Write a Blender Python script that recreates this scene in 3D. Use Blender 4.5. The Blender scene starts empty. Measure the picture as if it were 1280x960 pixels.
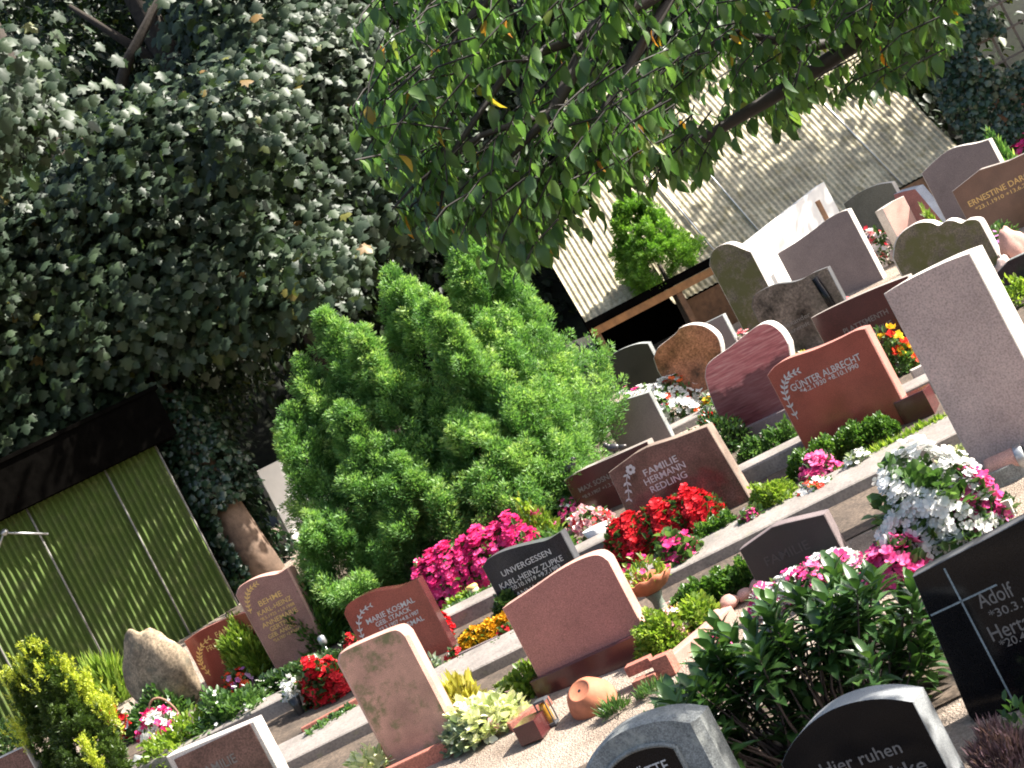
import bpy, bmesh, math, random
import numpy as np
from mathutils import Vector, Matrix

rng = np.random.default_rng(11)
random.seed(5)
C = bpy.context.scene.collection
R = math.radians
# ------------------------------------------------------------------ camera model
F, H, SL, ROLL = 2100.0, 4.4, 0.1405, R(27.5)       # focal (px of a 1280 wide frame), eye height, slope of the hill, roll
CR, SR = math.cos(ROLL), math.sin(ROLL)
def uv(px, py):
    dx, dy = px - 640.0, py - 480.0
    return CR * dx - SR * dy, -SR * dx - CR * dy
def depth(v):                                         # distance at which the hillside is seen at height v
    return F * H / (SL * F - v)
def G(u, v, h=0.0):
    d = depth(v)
    return Vector((u * d / F, d, SL * d + h))
def at(px, py, h=0.0):
    return G(*uv(px, py), h)
def atd(px, py, d):
    u, v = uv(px, py)
    return Vector((u * d / F, d, H + v * d / F))
def ground_z(y):
    return SL * y

# ------------------------------------------------------------------ object helpers
def tag(o, label=None, cat=None, group=None, kind=None):
    if label: o['label'] = label
    if cat: o['category'] = cat
    if group: o['group'] = group
    if kind: o['kind'] = kind
    return o
def empty(name, loc, rz=0.0, label=None, cat=None, group=None):
    o = bpy.data.objects.new(name, None)
    C.objects.link(o)
    o.location = loc; o.rotation_euler = (0, 0, rz)
    o.empty_display_size = 0.1
    return tag(o, label, cat, group)
def link(name, me, mat=None, parent=None):
    o = bpy.data.objects.new(name, me)
    C.objects.link(o)
    if mat:
        for m in (mat if isinstance(mat, (list, tuple)) else [mat]):
            me.materials.append(m)
    if parent: o.parent = parent
    return o
def copy_tree(o, parent=None):
    c = o.copy(); C.objects.link(c)
    if parent: c.parent = parent
    for ch in list(o.children): copy_tree(ch, c)
    return c

class MB:
    """collects polygons and links them as one mesh object"""
    def __init__(s): s.v = []; s.f = []; s.m = []; s.sm = []
    def add(s, vs, fs, m=0, smooth=False):
        o = len(s.v); s.v += [tuple(v) for v in vs]
        for f in fs: s.f.append([i + o for i in f]); s.m.append(m); s.sm.append(smooth)
    def box(s, c, size, rz=0.0, m=0, bev=0.0, tilt=None):
        x, y, z = [k / 2 for k in size]
        b = min(bev, x * .8, y * .8, z * .8)
        if b <= 0:
            pts = [(-x,-y,-z),(x,-y,-z),(x,y,-z),(-x,y,-z),(-x,-y,z),(x,-y,z),(x,y,z),(-x,y,z)]
            fs = [(3,2,1,0),(4,5,6,7),(0,1,5,4),(1,2,6,5),(2,3,7,6),(3,0,4,7)]
        else:
            bm = bmesh.new(); bmesh.ops.create_cube(bm, size=1)
            for v in bm.verts: v.co = Vector((v.co.x*2*x, v.co.y*2*y, v.co.z*2*z))
            bmesh.ops.bevel(bm, geom=bm.edges[:], offset=b, segments=2, affect='EDGES', profile=.6)
            bm.verts.index_update()
            pts = [tuple(v.co) for v in bm.verts]; fs = [[v.index for v in f.verts] for f in bm.faces]
            bm.free()
        M = Matrix.Rotation(rz, 3, 'Z')
        if tilt is not None: M = M @ tilt
        s.add([M @ Vector(p) + Vector(c) for p in pts], fs, m)
    def tube(s, pts, rad, n=8, m=0, smooth=True, cap=True):
        pts = [Vector(p) for p in pts]
        rad = rad if isinstance(rad, (list, tuple)) else [rad] * len(pts)
        vs, fs = [], []
        up = None
        for i, p in enumerate(pts):
            t = (pts[min(i+1, len(pts)-1)] - pts[max(i-1, 0)]).normalized()
            if up is None:
                up = Vector((0,0,1)) if abs(t.z) < .9 else Vector((1,0,0))
            a = t.cross(up).normalized(); b = a.cross(t).normalized(); up = b
            for k in range(n):
                w = 2 * math.pi * k / n
                vs.append(p + (a * math.cos(w) + b * math.sin(w)) * rad[i])
        for i in range(len(pts) - 1):
            for k in range(n):
                fs.append((i*n+k, i*n+(k+1)%n, (i+1)*n+(k+1)%n, (i+1)*n+k))
        if cap:
            fs.append(tuple(range(n-1, -1, -1))); fs.append(tuple(range((len(pts)-1)*n, len(pts)*n)))
        s.add(vs, fs, m, smooth)
    def lathe(s, c, prof, n=20, m=0, M=None, smooth=True):
        vs, fs = [], []
        for r, z in prof:
            for k in range(n):
                w = 2*math.pi*k/n
                p = Vector((r*math.cos(w), r*math.sin(w), z))
                if M is not None: p = M @ p
                vs.append(p + Vector(c))
        for i in range(len(prof)-1):
            for k in range(n):
                fs.append((i*n+k, i*n+(k+1)%n, (i+1)*n+(k+1)%n, (i+1)*n+k))
        s.add(vs, fs, m, smooth)
    def ell(s, c, r, n=12, k=8, m=0, M=None, noise=0.0):
        prof = []
        vs, fs = [], []
        for i in range(k+1):
            a = math.pi*i/k
            for j in range(n):
                w = 2*math.pi*j/n
                q = 1 + noise*(math.sin(3*w+2*a)*.5+math.sin(5*a+w)*.5)
                p = Vector((r[0]*math.sin(a)*math.cos(w)*q, r[1]*math.sin(a)*math.sin(w)*q, -r[2]*math.cos(a)*q))
                if M is not None: p = M @ p
                vs.append(p + Vector(c))
        for i in range(k):
            for j in range(n):
                fs.append((i*n+j, i*n+(j+1)%n, (i+1)*n+(j+1)%n, (i+1)*n+j))
        s.add(vs, fs, m, True)
    def build(s, name, mat, parent=None):
        me = bpy.data.meshes.new(name)
        me.from_pydata(s.v, [], s.f)
        o = link(name, me, mat, parent)
        me.polygons.foreach_set('material_index', s.m)
        me.polygons.foreach_set('use_smooth', s.sm)
        me.update()
        return o

# ------------------------------------------------------------------ materials
MATS = {}
def newmat(name):
    m = bpy.data.materials.new(name); m.use_nodes = True
    nt = m.node_tree; nt.nodes.clear()
    out = nt.nodes.new('ShaderNodeOutputMaterial'); b = nt.nodes.new('ShaderNodeBsdfPrincipled')
    nt.links.new(b.outputs[0], out.inputs[0])
    return m, nt, b, out
def nd(nt, t, **kw):
    n = nt.nodes.new(t)
    for k, v in kw.items():
        if k in n.inputs: n.inputs[k].default_value = v
        else: setattr(n, k, v)
    return n
def ramp(nt, stops):
    r = nt.nodes.new('ShaderNodeValToRGB')
    e = r.color_ramp.elements
    while len(e) < len(stops): e.new(0.5)
    for i, (p, c) in enumerate(stops):
        e[i].position = p; e[i].color = (*c, 1)
    return r
def mul(c, k): return tuple(min(1, x*k) for x in c)

def granite(name, c, dark=.55, light=1.5, rough=.55, scale=170, moss=None, big=.18, bump=.12, moss_amt=.5):
    if name in MATS: return MATS[name]
    m, nt, b, out = newmat(name); L = nt.links.new
    tc = nd(nt, 'ShaderNodeTexCoord')
    n1 = nd(nt, 'ShaderNodeTexNoise', Scale=scale, Detail=3.0, Roughness=.7)
    n2 = nd(nt, 'ShaderNodeTexVoronoi', Scale=scale*.8)
    n3 = nd(nt, 'ShaderNodeTexNoise', Scale=3.2, Detail=5.0, Roughness=.6)
    for n in (n1, n2, n3): L(tc.outputs['Object'], n.inputs['Vector'])
    r1 = ramp(nt, [(.32, mul(c, dark)), (.5, c), (.68, mul(c, light))])
    L(n1.outputs[0], r1.inputs[0])
    mx = nd(nt, 'ShaderNodeMix', data_type='RGBA', blend_type='MULTIPLY'); mx.inputs[0].default_value = 1
    r2 = ramp(nt, [(0, (.62,.6,.6)), (.22, (.9,.9,.9)), (.6, (1.1,1.1,1.1))])
    L(n2.outputs['Distance'], r2.inputs[0])
    L(r1.outputs[0], mx.inputs[6]); L(r2.outputs[0], mx.inputs[7])
    mx2 = nd(nt, 'ShaderNodeMix', data_type='RGBA', blend_type='MULTIPLY'); mx2.inputs[0].default_value = 1
    r3 = ramp(nt, [(.3, (1-big*1.4,)*3), (.7, (1+big,)*3)])
    L(n3.outputs[0], r3.inputs[0]); L(mx.outputs[2], mx2.inputs[6]); L(r3.outputs[0], mx2.inputs[7])
    col = mx2.outputs[2]
    if moss:
        n4 = nd(nt, 'ShaderNodeTexNoise', Scale=5.5, Detail=8.0, Roughness=.72)
        L(tc.outputs['Object'], n4.inputs['Vector'])
        r4 = ramp(nt, [(.62-moss_amt*.35, (0,0,0)), (.75-moss_amt*.3, (1,1,1))]); L(n4.outputs[0], r4.inputs[0])
        mm = nd(nt, 'ShaderNodeMix', data_type='RGBA'); L(r4.outputs[0], mm.inputs[0]); L(col, mm.inputs[6])
        mm.inputs[7].default_value = (*moss, 1); col = mm.outputs[2]
    L(col, b.inputs['Base Color'])
    rr = nd(nt, 'ShaderNodeMapRange'); L(n3.outputs[0], rr.inputs[0])
    rr.inputs[3].default_value = rough*.8; rr.inputs[4].default_value = min(1, rough*1.25)
    L(rr.outputs[0], b.inputs['Roughness'])
    if bump > 0:
        bp = nd(nt, 'ShaderNodeBump', Strength=bump, Distance=.004)
        L(n1.outputs[0], bp.inputs['Height']); L(bp.outputs[0], b.inputs['Normal'])
    MATS[name] = m
    return m

def plain(name, c, rough=.6, metal=0.0, var=.25, scale=25, bump=.0, spec=.5):
    if name in MATS: return MATS[name]
    m, nt, b, out = newmat(name); L = nt.links.new
    tc = nd(nt, 'ShaderNodeTexCoord')
    n = nd(nt, 'ShaderNodeTexNoise', Scale=scale, Detail=5.0, Roughness=.65)
    L(tc.outputs['Object'], n.inputs['Vector'])
    r = ramp(nt, [(.28, mul(c, 1-var)), (.72, mul(c, 1+var))]); L(n.outputs[0], r.inputs[0])
    L(r.outputs[0], b.inputs['Base Color'])
    b.inputs['Roughness'].default_value = rough; b.inputs['Metallic'].default_value = metal
    b.inputs['Specular IOR Level'].default_value = spec
    if bump:
        bp = nd(nt, 'ShaderNodeBump', Strength=bump, Distance=.01)
        L(n.outputs[0], bp.inputs['Height']); L(bp.outputs[0], b.inputs['Normal'])
    MATS[name] = m
    return m

def leafmat(name, stops, rough=.45, trans=.3, spec=.5, tcol=1.6):
    if name in MATS: return MATS[name]
    m, nt, b, out = newmat(name); L = nt.links.new
    a = nd(nt, 'ShaderNodeAttribute', attribute_name='rnd')
    r = ramp(nt, stops); L(a.outputs['Fac'], r.inputs[0])
    L(r.outputs[0], b.inputs['Base Color'])
    b.inputs['Roughness'].default_value = rough; b.inputs['Specular IOR Level'].default_value = spec
    t = nd(nt, 'ShaderNodeBsdfTranslucent')
    g = nd(nt, 'ShaderNodeMix', data_type='RGBA', blend_type='MULTIPLY'); g.inputs[0].default_value = 1
    L(r.outputs[0], g.inputs[6]); g.inputs[7].default_value = (tcol*1.0, tcol*1.05, tcol*.55, 1)
    L(g.outputs[2], t.inputs['Color'])
    ms = nd(nt, 'ShaderNodeMixShader'); ms.inputs[0].default_value = trans
    L(b.outputs[0], ms.inputs[1]); L(t.outputs[0], ms.inputs[2]); L(ms.outputs[0], out.inputs[0])
    MATS[name] = m
    return m
def petalmat(name, stops, trans=.3):
    m = leafmat(name, stops, .55, trans, .3, 1.0)
    for n in m.node_tree.nodes:
        if n.type == 'MIX': n.inputs[7].default_value = (1, 1, 1, 1)
    return m

# ------------------------------------------------------------------ leaves
LEAF = {}
LEAF['blade'] = (np.array([(0,-.5,0),(.55,-.42,.03),(1,0,0),(.55,.42,.03),(0,.5,0)]), [(0,1,2,3,4)])
LEAF['oval'] = (np.array([(0,0,0),(.3,-.5,.09),(.7,-.42,.06),(1,0,-.12),(.7,.42,.06),(.3,.5,.09),(.5,0,-.02)]),
                [(0,1,6),(1,2,6),(2,3,6),(3,4,6),(4,5,6),(5,0,6)])
LEAF['cherry'] = (np.array([(0,0,0),(.22,-.42,.07),(.5,-.5,.04),(.78,-.3,-.1),(1,0,-.27),(.78,.3,-.1),(.5,.5,.04),(.22,.42,.07),(.25,0,0),(.5,0,-.05),(.78,0,-.15)]),
                  [(0,1,8),(1,2,9,8),(2,3,10,9),(3,4,10),(4,5,10),(5,6,9,10),(6,7,8,9),(7,0,8)])
_a = [(0,.0),(.1,-.34),(.02,-.62),(.3,-.5),(.5,-.85),(.62,-.42),(.8,-.4),(1.05,0),(.8,.4),(.62,.42),(.5,.85),(.3,.5),(.02,.62),(.1,.34)]
LEAF['maple'] = (np.array([(x, y*.75, -.28*y*y - .12*x*x) for x, y in _a] + [(.42,0,.03)]),
                 [(i, (i+1) % 14, 14) for i in range(14)])
_v, _f = [(0,0,0)], []
for k in range(5):
    w = 2*math.pi*k/5
    for da, r, z in ((-.6,.5,.06),(-.52,.85,.16),(-.2,1.0,.24),(.2,1.0,.24),(.52,.85,.16),(.6,.5,.06)):
        _v.append((r*math.cos(w+da), r*math.sin(w+da), z+.03*k))
    _f.append((0,)+tuple(1+6*k+q for q in range(6)))
LEAF['flower'] = (np.array(_v), _f)
_v, _f = [], []                                            # a small ball of petals (marigold, carnation)
for k in range(9):
    w = 2*math.pi*k/9; o = len(_v); e = (k % 3)*.35
    cx, cy, cz = .15*math.cos(w), .15*math.sin(w), .05*e
    for da, r, z in ((-.7,.75,.1+e*.6),(0,1.0-.3*e,.2+e),(.7,.75,.1+e*.6)):
        _v.append((r*math.cos(w+da), r*math.sin(w+da), z))
    _v.append((cx, cy, cz)); _f.append((o+3, o, o+1, o+2))
LEAF['pompom'] = (np.array(_v), _f)

def unit(a): return a / np.maximum(1e-9, np.linalg.norm(a, axis=1, keepdims=True))
def leaves(name, P, T, N, S, kind, mat, parent=None, width=.45, rnd=None):
    """one mesh of many leaves: positions, axis, normal, size"""
    P, T, N, S = np.asarray(P, float), unit(np.asarray(T, float)), np.asarray(N, float), np.asarray(S, float)
    n = len(P)
    B = unit(np.cross(N, T)); N2 = np.cross(T, B)
    tv, tf = LEAF[kind]
    W = width if kind not in ('flower', 'pompom', 'maple') else 1.0
    V = (P[:, None, :] + S[:, None, None] * (tv[None, :, 0, None]*T[:, None, :] + W*tv[None, :, 1, None]*B[:, None, :]
         + tv[None, :, 2, None]*N2[:, None, :])).reshape(-1, 3)
    k = len(tv)
    fl = np.concatenate([np.array(f) for f in tf]); cnt = np.array([len(f) for f in tf])
    loops = (fl[None, :] + (np.arange(n)*k)[:, None]).reshape(-1)
    tot = np.tile(cnt, n); st = np.concatenate([[0], np.cumsum(tot)[:-1]])
    me = bpy.data.meshes.new(name)
    me.vertices.add(len(V)); me.vertices.foreach_set('co', V.reshape(-1))
    me.loops.add(len(loops)); me.loops.foreach_set('vertex_index', loops.astype(np.int32))
    me.polygons.add(len(tot)); me.polygons.foreach_set('loop_start', st.astype(np.int32)); me.polygons.foreach_set('loop_total', tot.astype(np.int32))
    r = rng.random(n) if rnd is None else rnd
    at_ = me.attributes.new('rnd', 'FLOAT', 'FACE'); at_.data.foreach_set('value', np.repeat(r, len(tf)).astype(np.float32))
    me.update(calc_edges=True); me.validate()
    return link(name, me, mat, parent)

def sphere_dirs(n, zmin=-1.0):
    z = rng.uniform(zmin, 1, n); a = rng.uniform(0, 2*np.pi, n); q = np.sqrt(np.maximum(0, 1-z*z))
    return np.stack([q*np.cos(a), q*np.sin(a), z], 1)
def jitter(n, s): return rng.normal(0, s, (n, 3))

# leaf materials
g_box = leafmat('box_leaves', [(0,(.03,.075,.015)),(.5,(.06,.14,.025)),(1,(.13,.23,.045))], .38, .3)
g_lime = leafmat('lime_leaves', [(0,(.09,.16,.02)),(.5,(.17,.27,.035)),(1,(.3,.38,.07))], .42, .35)
g_dark = leafmat('dark_leaves', [(0,(.02,.045,.016)),(.6,(.04,.085,.028)),(1,(.075,.13,.04))], .34, .25)
g_mid = leafmat('mid_leaves', [(0,(.035,.08,.022)),(.6,(.07,.15,.04)),(1,(.13,.22,.07))], .42, .3)
g_grey = leafmat('grey_leaves', [(0,(.10,.15,.10)),(.6,(.2,.26,.17)),(1,(.36,.4,.3))], .5, .25)
g_gold = leafmat('golden_leaves', [(0,(.2,.2,.03)),(.5,(.42,.38,.06)),(1,(.62,.55,.2))], .45, .35)
g_cream = leafmat('cream_leaves', [(0,(.3,.38,.16)),(.4,(.6,.62,.42)),(1,(.8,.78,.62))], .45, .3)
g_conifer = leafmat('cypress_sprays', [(0,(.03,.085,.025)),(.35,(.075,.185,.048)),(.7,(.165,.31,.085)),(1,(.35,.48,.16))], .55, .38)
g_yew = leafmat('golden_yew_needles', [(0,(.018,.04,.009)),(.6,(.05,.09,.017)),(1,(.11,.17,.027))], .4, .25)
g_yewgold = leafmat('golden_yew_tips', [(0,(.24,.31,.03)),(.5,(.42,.48,.045)),(1,(.56,.58,.08))], .4, .3)
g_syc = leafmat('sycamore_leaves', [(0,(.018,.034,.019)),(.5,(.03,.052,.027)),(.985,(.05,.078,.036)),(.995,(.12,.14,.03)),(1,(.18,.11,.04))], .5, .25, .4)
g_cherry = leafmat('cherry_leaves', [(0,(.03,.07,.022)),(.5,(.055,.115,.035)),(.96,(.10,.18,.045)),(.985,(.2,.2,.03)),(1,(.42,.15,.02))], .4, .42, .5, 2.0)
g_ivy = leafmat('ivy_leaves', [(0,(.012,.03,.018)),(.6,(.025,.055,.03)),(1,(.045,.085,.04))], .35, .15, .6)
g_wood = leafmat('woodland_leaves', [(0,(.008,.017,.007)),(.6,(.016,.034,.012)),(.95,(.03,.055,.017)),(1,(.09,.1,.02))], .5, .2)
g_laurel = leafmat('laurel_leaves', [(0,(.025,.06,.018)),(.6,(.045,.105,.028)),(1,(.09,.17,.045))], .32, .22, .5)
g_heath = leafmat('heather_sprigs', [(0,(.06,.04,.04)),(.5,(.13,.07,.085)),(1,(.24,.15,.17))], .6, .2)
p_red = petalmat('red_petals', [(0,(.42,.006,.012)),(.6,(.62,.012,.02)),(1,(.75,.03,.045))])
p_pink = petalmat('pink_petals', [(0,(.55,.03,.16)),(.6,(.72,.07,.28)),(1,(.8,.22,.42))])
p_hot = petalmat('magenta_petals', [(0,(.6,.015,.13)),(.6,(.72,.03,.2)),(1,(.8,.1,.3))])
p_white = petalmat('white_petals', [(0,(.7,.7,.66)),(.6,(.82,.82,.8)),(1,(.86,.86,.84))])
p_blush = petalmat('blush_petals', [(0,(.7,.3,.33)),(.6,(.8,.5,.52)),(1,(.84,.75,.72))])
p_yellow = petalmat('yellow_petals', [(0,(.6,.28,.01)),(.6,(.7,.4,.015)),(1,(.78,.52,.03))])
p_orange = petalmat('scarlet_petals', [(0,(.6,.03,.01)),(.6,(.75,.06,.015)),(1,(.8,.14,.03))])
p_lilac = petalmat('lilac_petals', [(0,(.35,.1,.3)),(.6,(.5,.2,.45)),(1,(.62,.4,.6))])
p_mix = petalmat('mixed_red_and_white_petals', [(0,(.7,.02,.04)),(.28,(.75,.1,.12)),(.34,(.8,.62,.6)),(1,(.85,.84,.82))])
p_yr = petalmat('mixed_yellow_and_red_petals', [(0,(.7,.03,.02)),(.45,(.75,.08,.02)),(.5,(.7,.4,.02)),(1,(.8,.6,.04))])

# stone and setting materials
m_redpol = granite('polished_red_granite', (.27,.064,.045), rough=.16, bump=.0, scale=150)
m_redsaw = granite('sawn_red_granite', (.36,.15,.12), rough=.6)
m_pink = granite('sawn_rose_granite', (.35,.14,.12), rough=.55, scale=140, big=.1)
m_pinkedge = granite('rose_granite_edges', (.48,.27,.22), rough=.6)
m_rough = granite('hewn_rose_granite', (.44,.25,.19), rough=.8, moss=(.17,.16,.075), big=.25, bump=.6, moss_amt=.32)
m_stela = granite('pale_mottled_granite', (.5,.37,.33), rough=.7, scale=60, dark=.72, light=1.2, big=.13, bump=.3)
m_blackpol = granite('polished_black_granite', (.005,.005,.006), rough=.1, bump=0, light=2.2)
m_greypol = granite('polished_dark_grey_granite', (.03,.031,.036), rough=.14, bump=0, light=1.8)
for _m in (m_blackpol, m_greypol): _m.node_tree.nodes['Principled BSDF'].inputs['Specular IOR Level'].default_value = .22
m_greysaw = granite('sawn_grey_granite', (.24,.25,.255), rough=.6)
m_darkedge = granite('charcoal_granite_edges', (.075,.078,.085), rough=.4)
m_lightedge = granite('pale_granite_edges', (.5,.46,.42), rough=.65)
m_brownpol = granite('polished_brown_granite', (.13,.07,.058), rough=.18, bump=0, scale=60, big=.45)
m_brownsaw = granite('sawn_brown_granite', (.2,.145,.115), rough=.6, big=.4)
m_darkred = granite('polished_maroon_granite', (.065,.018,.018), rough=.18, bump=0)
m_taupe = granite('taupe_granite', (.17,.135,.135), rough=.6, big=.12)
m_taupedge = granite('taupe_granite_edges', (.27,.23,.205), rough=.65)
m_moss = granite('mossy_sandstone', (.155,.125,.09), rough=.85, moss=(.105,.1,.035), moss_amt=.6, bump=.5, scale=60, big=.3)
m_behme = granite('polished_dusky_pink_granite', (.30,.15,.125), rough=.22, bump=0, scale=120)
m_gold = plain('gold_lettering', (.8,.5,.17), .5, .15, .1)
m_silver = plain('silver_lettering', (.52,.53,.55), .45, .3, .1)
m_dim = plain('weathered_lettering', (.16,.145,.135), .6, 0, .1)
m_slate = granite('weathered_grey_granite', (.19,.20,.195), rough=.75, moss=(.33,.34,.31), moss_amt=.28, scale=90, bump=.5, big=.3)
m_boulder = granite('tan_boulder', (.27,.205,.135), rough=.85, scale=30, bump=.6, big=.45, moss=(.12,.11,.08), moss_amt=.25)
m_concrete = granite('worn_concrete', (.215,.19,.172), rough=.85, scale=45, dark=.8, light=1.15, big=.2, bump=.4, moss=(.2,.19,.13), moss_amt=.12)
m_soil = granite('garden_soil', (.085,.062,.045), rough=.95, scale=35, bump=.9, big=.4)
m_terra = plain('terracotta', (.42,.145,.075), .75, 0, .22, 14, .15)
m_brick = granite('red_brick', (.33,.12,.085), rough=.85, scale=60)
m_timber = plain('brown_timber', (.17,.085,.04), .7, 0, .4, 9, .2)
m_shadedtimber = plain('dark_shaded_timber', (.003,.0027,.0024), 1.0, 0, .4, 9, .2, .0)  # tree shade over the shed is put into this near-black timber colour
m_bark = plain('bark', (.035,.027,.02), .95, 0, .5, 12, .8)
m_sunnybark = plain('sunny_bark', (.15,.1,.07), .9, 0, .5, 7, .8)  # sun on the ivy trunk is put into this paler bark
m_twig = plain('cherry_twig', (.022,.017,.014), .7, 0, .4, 20)
m_white = plain('white_render', (.8,.78,.74), .85, 0, .05, 6, .1)
m_cream = plain('cream_wax', (.62,.5,.32), .5, 0, .12)
m_plasticwhite = plain('white_glaze', (.72,.72,.7), .3, 0, .05)
m_black = plain('black_plastic', (.015,.015,.016), .35, 0, .2)
m_metal = plain('galvanised_metal', (.42,.43,.44), .4, .8, .15)
m_wicker = plain('wicker', (.24,.14,.09), .8, 0, .4, 60)

# ------------------------------------------------------------------ ground
def sandmat():
    m, nt, b, out = newmat('sandy_ground'); L = nt.links.new
    tc = nd(nt, 'ShaderNodeTexCoord')
    n1 = nd(nt, 'ShaderNodeTexNoise', Scale=1.3, Detail=6.0, Roughness=.65)
    n2 = nd(nt, 'ShaderNodeTexNoise', Scale=38.0, Detail=4.0, Roughness=.7)
    n3 = nd(nt, 'ShaderNodeTexVoronoi', Scale=60.0)
    for n in (n1, n2, n3): L(tc.outputs['Object'], n.inputs['Vector'])
    r = ramp(nt, [(.3, (.24,.185,.14)), (.55, (.40,.325,.265)), (.75, (.5,.42,.36))]); L(n1.outputs[0], r.inputs[0])
    r2 = ramp(nt, [(.3, (.62,.6,.58)), (.7, (1.15,1.15,1.15))]); L(n2.outputs[0], r2.inputs[0])
    mx = nd(nt, 'ShaderNodeMix', data_type='RGBA', blend_type='MULTIPLY'); mx.inputs[0].default_value = 1
    L(r.outputs[0], mx.inputs[6]); L(r2.outputs[0], mx.inputs[7]); L(mx.outputs[2], b.inputs['Base Color'])
    b.inputs['Roughness'].default_value = .95
    ad = nd(nt, 'ShaderNodeMath', operation='MULTIPLY_ADD'); L(n3.outputs['Distance'], ad.inputs[0]); ad.inputs[1].default_value = .5; L(n2.outputs[0], ad.inputs[2])
    bp = nd(nt, 'ShaderNodeBump', Strength=.9, Distance=.03); L(ad.outputs[0], bp.inputs['Height']); L(bp.outputs[0], b.inputs['Normal'])
    return m
m_sand = sandmat()
m_litter = granite('leaf_litter', (.05,.036,.022), rough=.95, scale=12, bump=.8, big=.4)

def grid_sheet(name, fx, xs, ys, mat):
    v = [(x, y, fx(x, y)) for y in ys for x in xs]; nx = len(xs)
    f = [(j*nx+i, j*nx+i+1, (j+1)*nx+i+1, (j+1)*nx+i) for j in range(len(ys)-1) for i in range(nx-1)]
    me = bpy.data.meshes.new(name); me.from_pydata(v, [], f)
    me.polygons.foreach_set('use_smooth', [True]*len(f))
    return tag(link(name, me, mat), kind='structure')
def hz(x, y):
    return SL*y + .012*math.sin(3.1*x+1.7*y)*math.sin(2.3*y-.8*x) if y < 29 else SL*29 + (y-29)*.1
grid_sheet('ground', hz, list(np.linspace(-14, 14, 113)), list(np.linspace(2, 29.4, 111)), m_sand)
grid_sheet('terrain', lambda x, y: (SL*max(y, -60) - .12 - (0 if y > 2 else 0)) if y < 30 else SL*30 - .12 + (y-30)*.1,
           [-400, -60, -30, -14, 14, 30, 60, 400], [-300, -20, 0, 2, 10, 20, 29, 30, 33], m_litter)
def bank(x, y):
    t = max(0, y-31)
    return SL*30 + .2 + t*1.05 + .5*math.sin(x*.6+y*.4) + .3*math.sin(x*1.7-y)
grid_sheet('hillside', bank, list(np.linspace(-70, 70, 120)), list(np.linspace(30.5, 62, 40)), granite('shaded_bank_soil', (.014,.018,.009), rough=.95, scale=9, bump=.8, big=.5))  # added bank blocks the sky; shade of the wood put into its dark colour

# ------------------------------------------------------------------ rows: kerb paths and soil
TH = -0.024
def row_line(v0, us): return [G(u, v0 + TH*u) for u in us]
US = [-900, -500, -100, 300, 700, 950]
def strip(name, label, v0, height, width, mat, us=US, lip=.012):
    mb = MB(); n = len(us)
    A = row_line(v0, us)
    dirn = (A[-1]-A[0]).normalized(); back = Vector((-dirn.y, dirn.x, 0)).normalized(); back.z = SL*back.y
    rings = []
    for p in A:
        fb = p - Vector((0,0,.15)); ft = p + Vector((0,0,height-lip)); ft2 = p + back*lip + Vector((0,0,height))
        bt = p + back*width + Vector((0,0,height)); bb = p + back*width - Vector((0,0,.15))
        rings.append([fb, ft, ft2, bt, bb])
    vs = [q for r in rings for q in r]
    fs = [(5*i+k, 5*(i+1)+k, 5*(i+1)+k+1, 5*i+k+1) for i in range(n-1) for k in range(4)]
    fs += [(0,1,2,3,4), tuple(5*(n-1)+k for k in (4,3,2,1,0))]
    mb.add(vs, fs)
    o = mb.build(name, mat); tag(o, kind='structure')
    return o
strip('concrete_path', '', -316, .12, .62, m_concrete)
strip('path_kerb', '', -246, .17, .30, m_concrete)
strip('path_edging', '', -148, .10, .25, m_concrete, [90, 300, 700, 950])
def soil(name, va, vb, us=US):
    a = row_line(va, us); b = row_line(vb, us); n = len(us)
    mb = MB(); mb.add([p + Vector((0,0,.02)) for p in a+b], [(i, i+1, n+i+1, n+i) for i in range(n-1)])
    tag(mb.build(name, m_soil), kind='structure')
soil('soil_bed', -362, -317)
soil('soil_bed', -284, -247)
soil('soil_bed', -226, -186)
soil('soil_bed', -185, -100, [-450, -300, -100, 80])
soil('soil_bed', -600, -470, [-200, 0, 300, 700])
soil('soil_bed', -2600, -760, [-2600, -1000, 0, 1000, 2600])  # unseen bed, added to darken what the polished stones reflect

# ------------------------------------------------------------------ lettering
_fc = bpy.data.curves.new('lettering', 'FONT'); _fo = bpy.data.objects.new('lettering', _fc); C.objects.link(_fo)
def text_mesh(s, bold=0.0):
    _fc.body = s; _fc.size = 1; _fc.extrude = .02; _fc.offset = bold; _fc.resolution_u = 3
    bpy.context.view_layer.update()
    dg = bpy.context.evaluated_depsgraph_get()
    me = bpy.data.meshes.new_from_object(_fo.evaluated_get(dg))
    n = len(me.vertices); co = np.zeros(n*3); me.vertices.foreach_get('co', co); co = co.reshape(-1, 3)
    fs = [list(p.vertices) for p in me.polygons]
    bpy.data.meshes.remove(me)
    return co, fs

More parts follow.
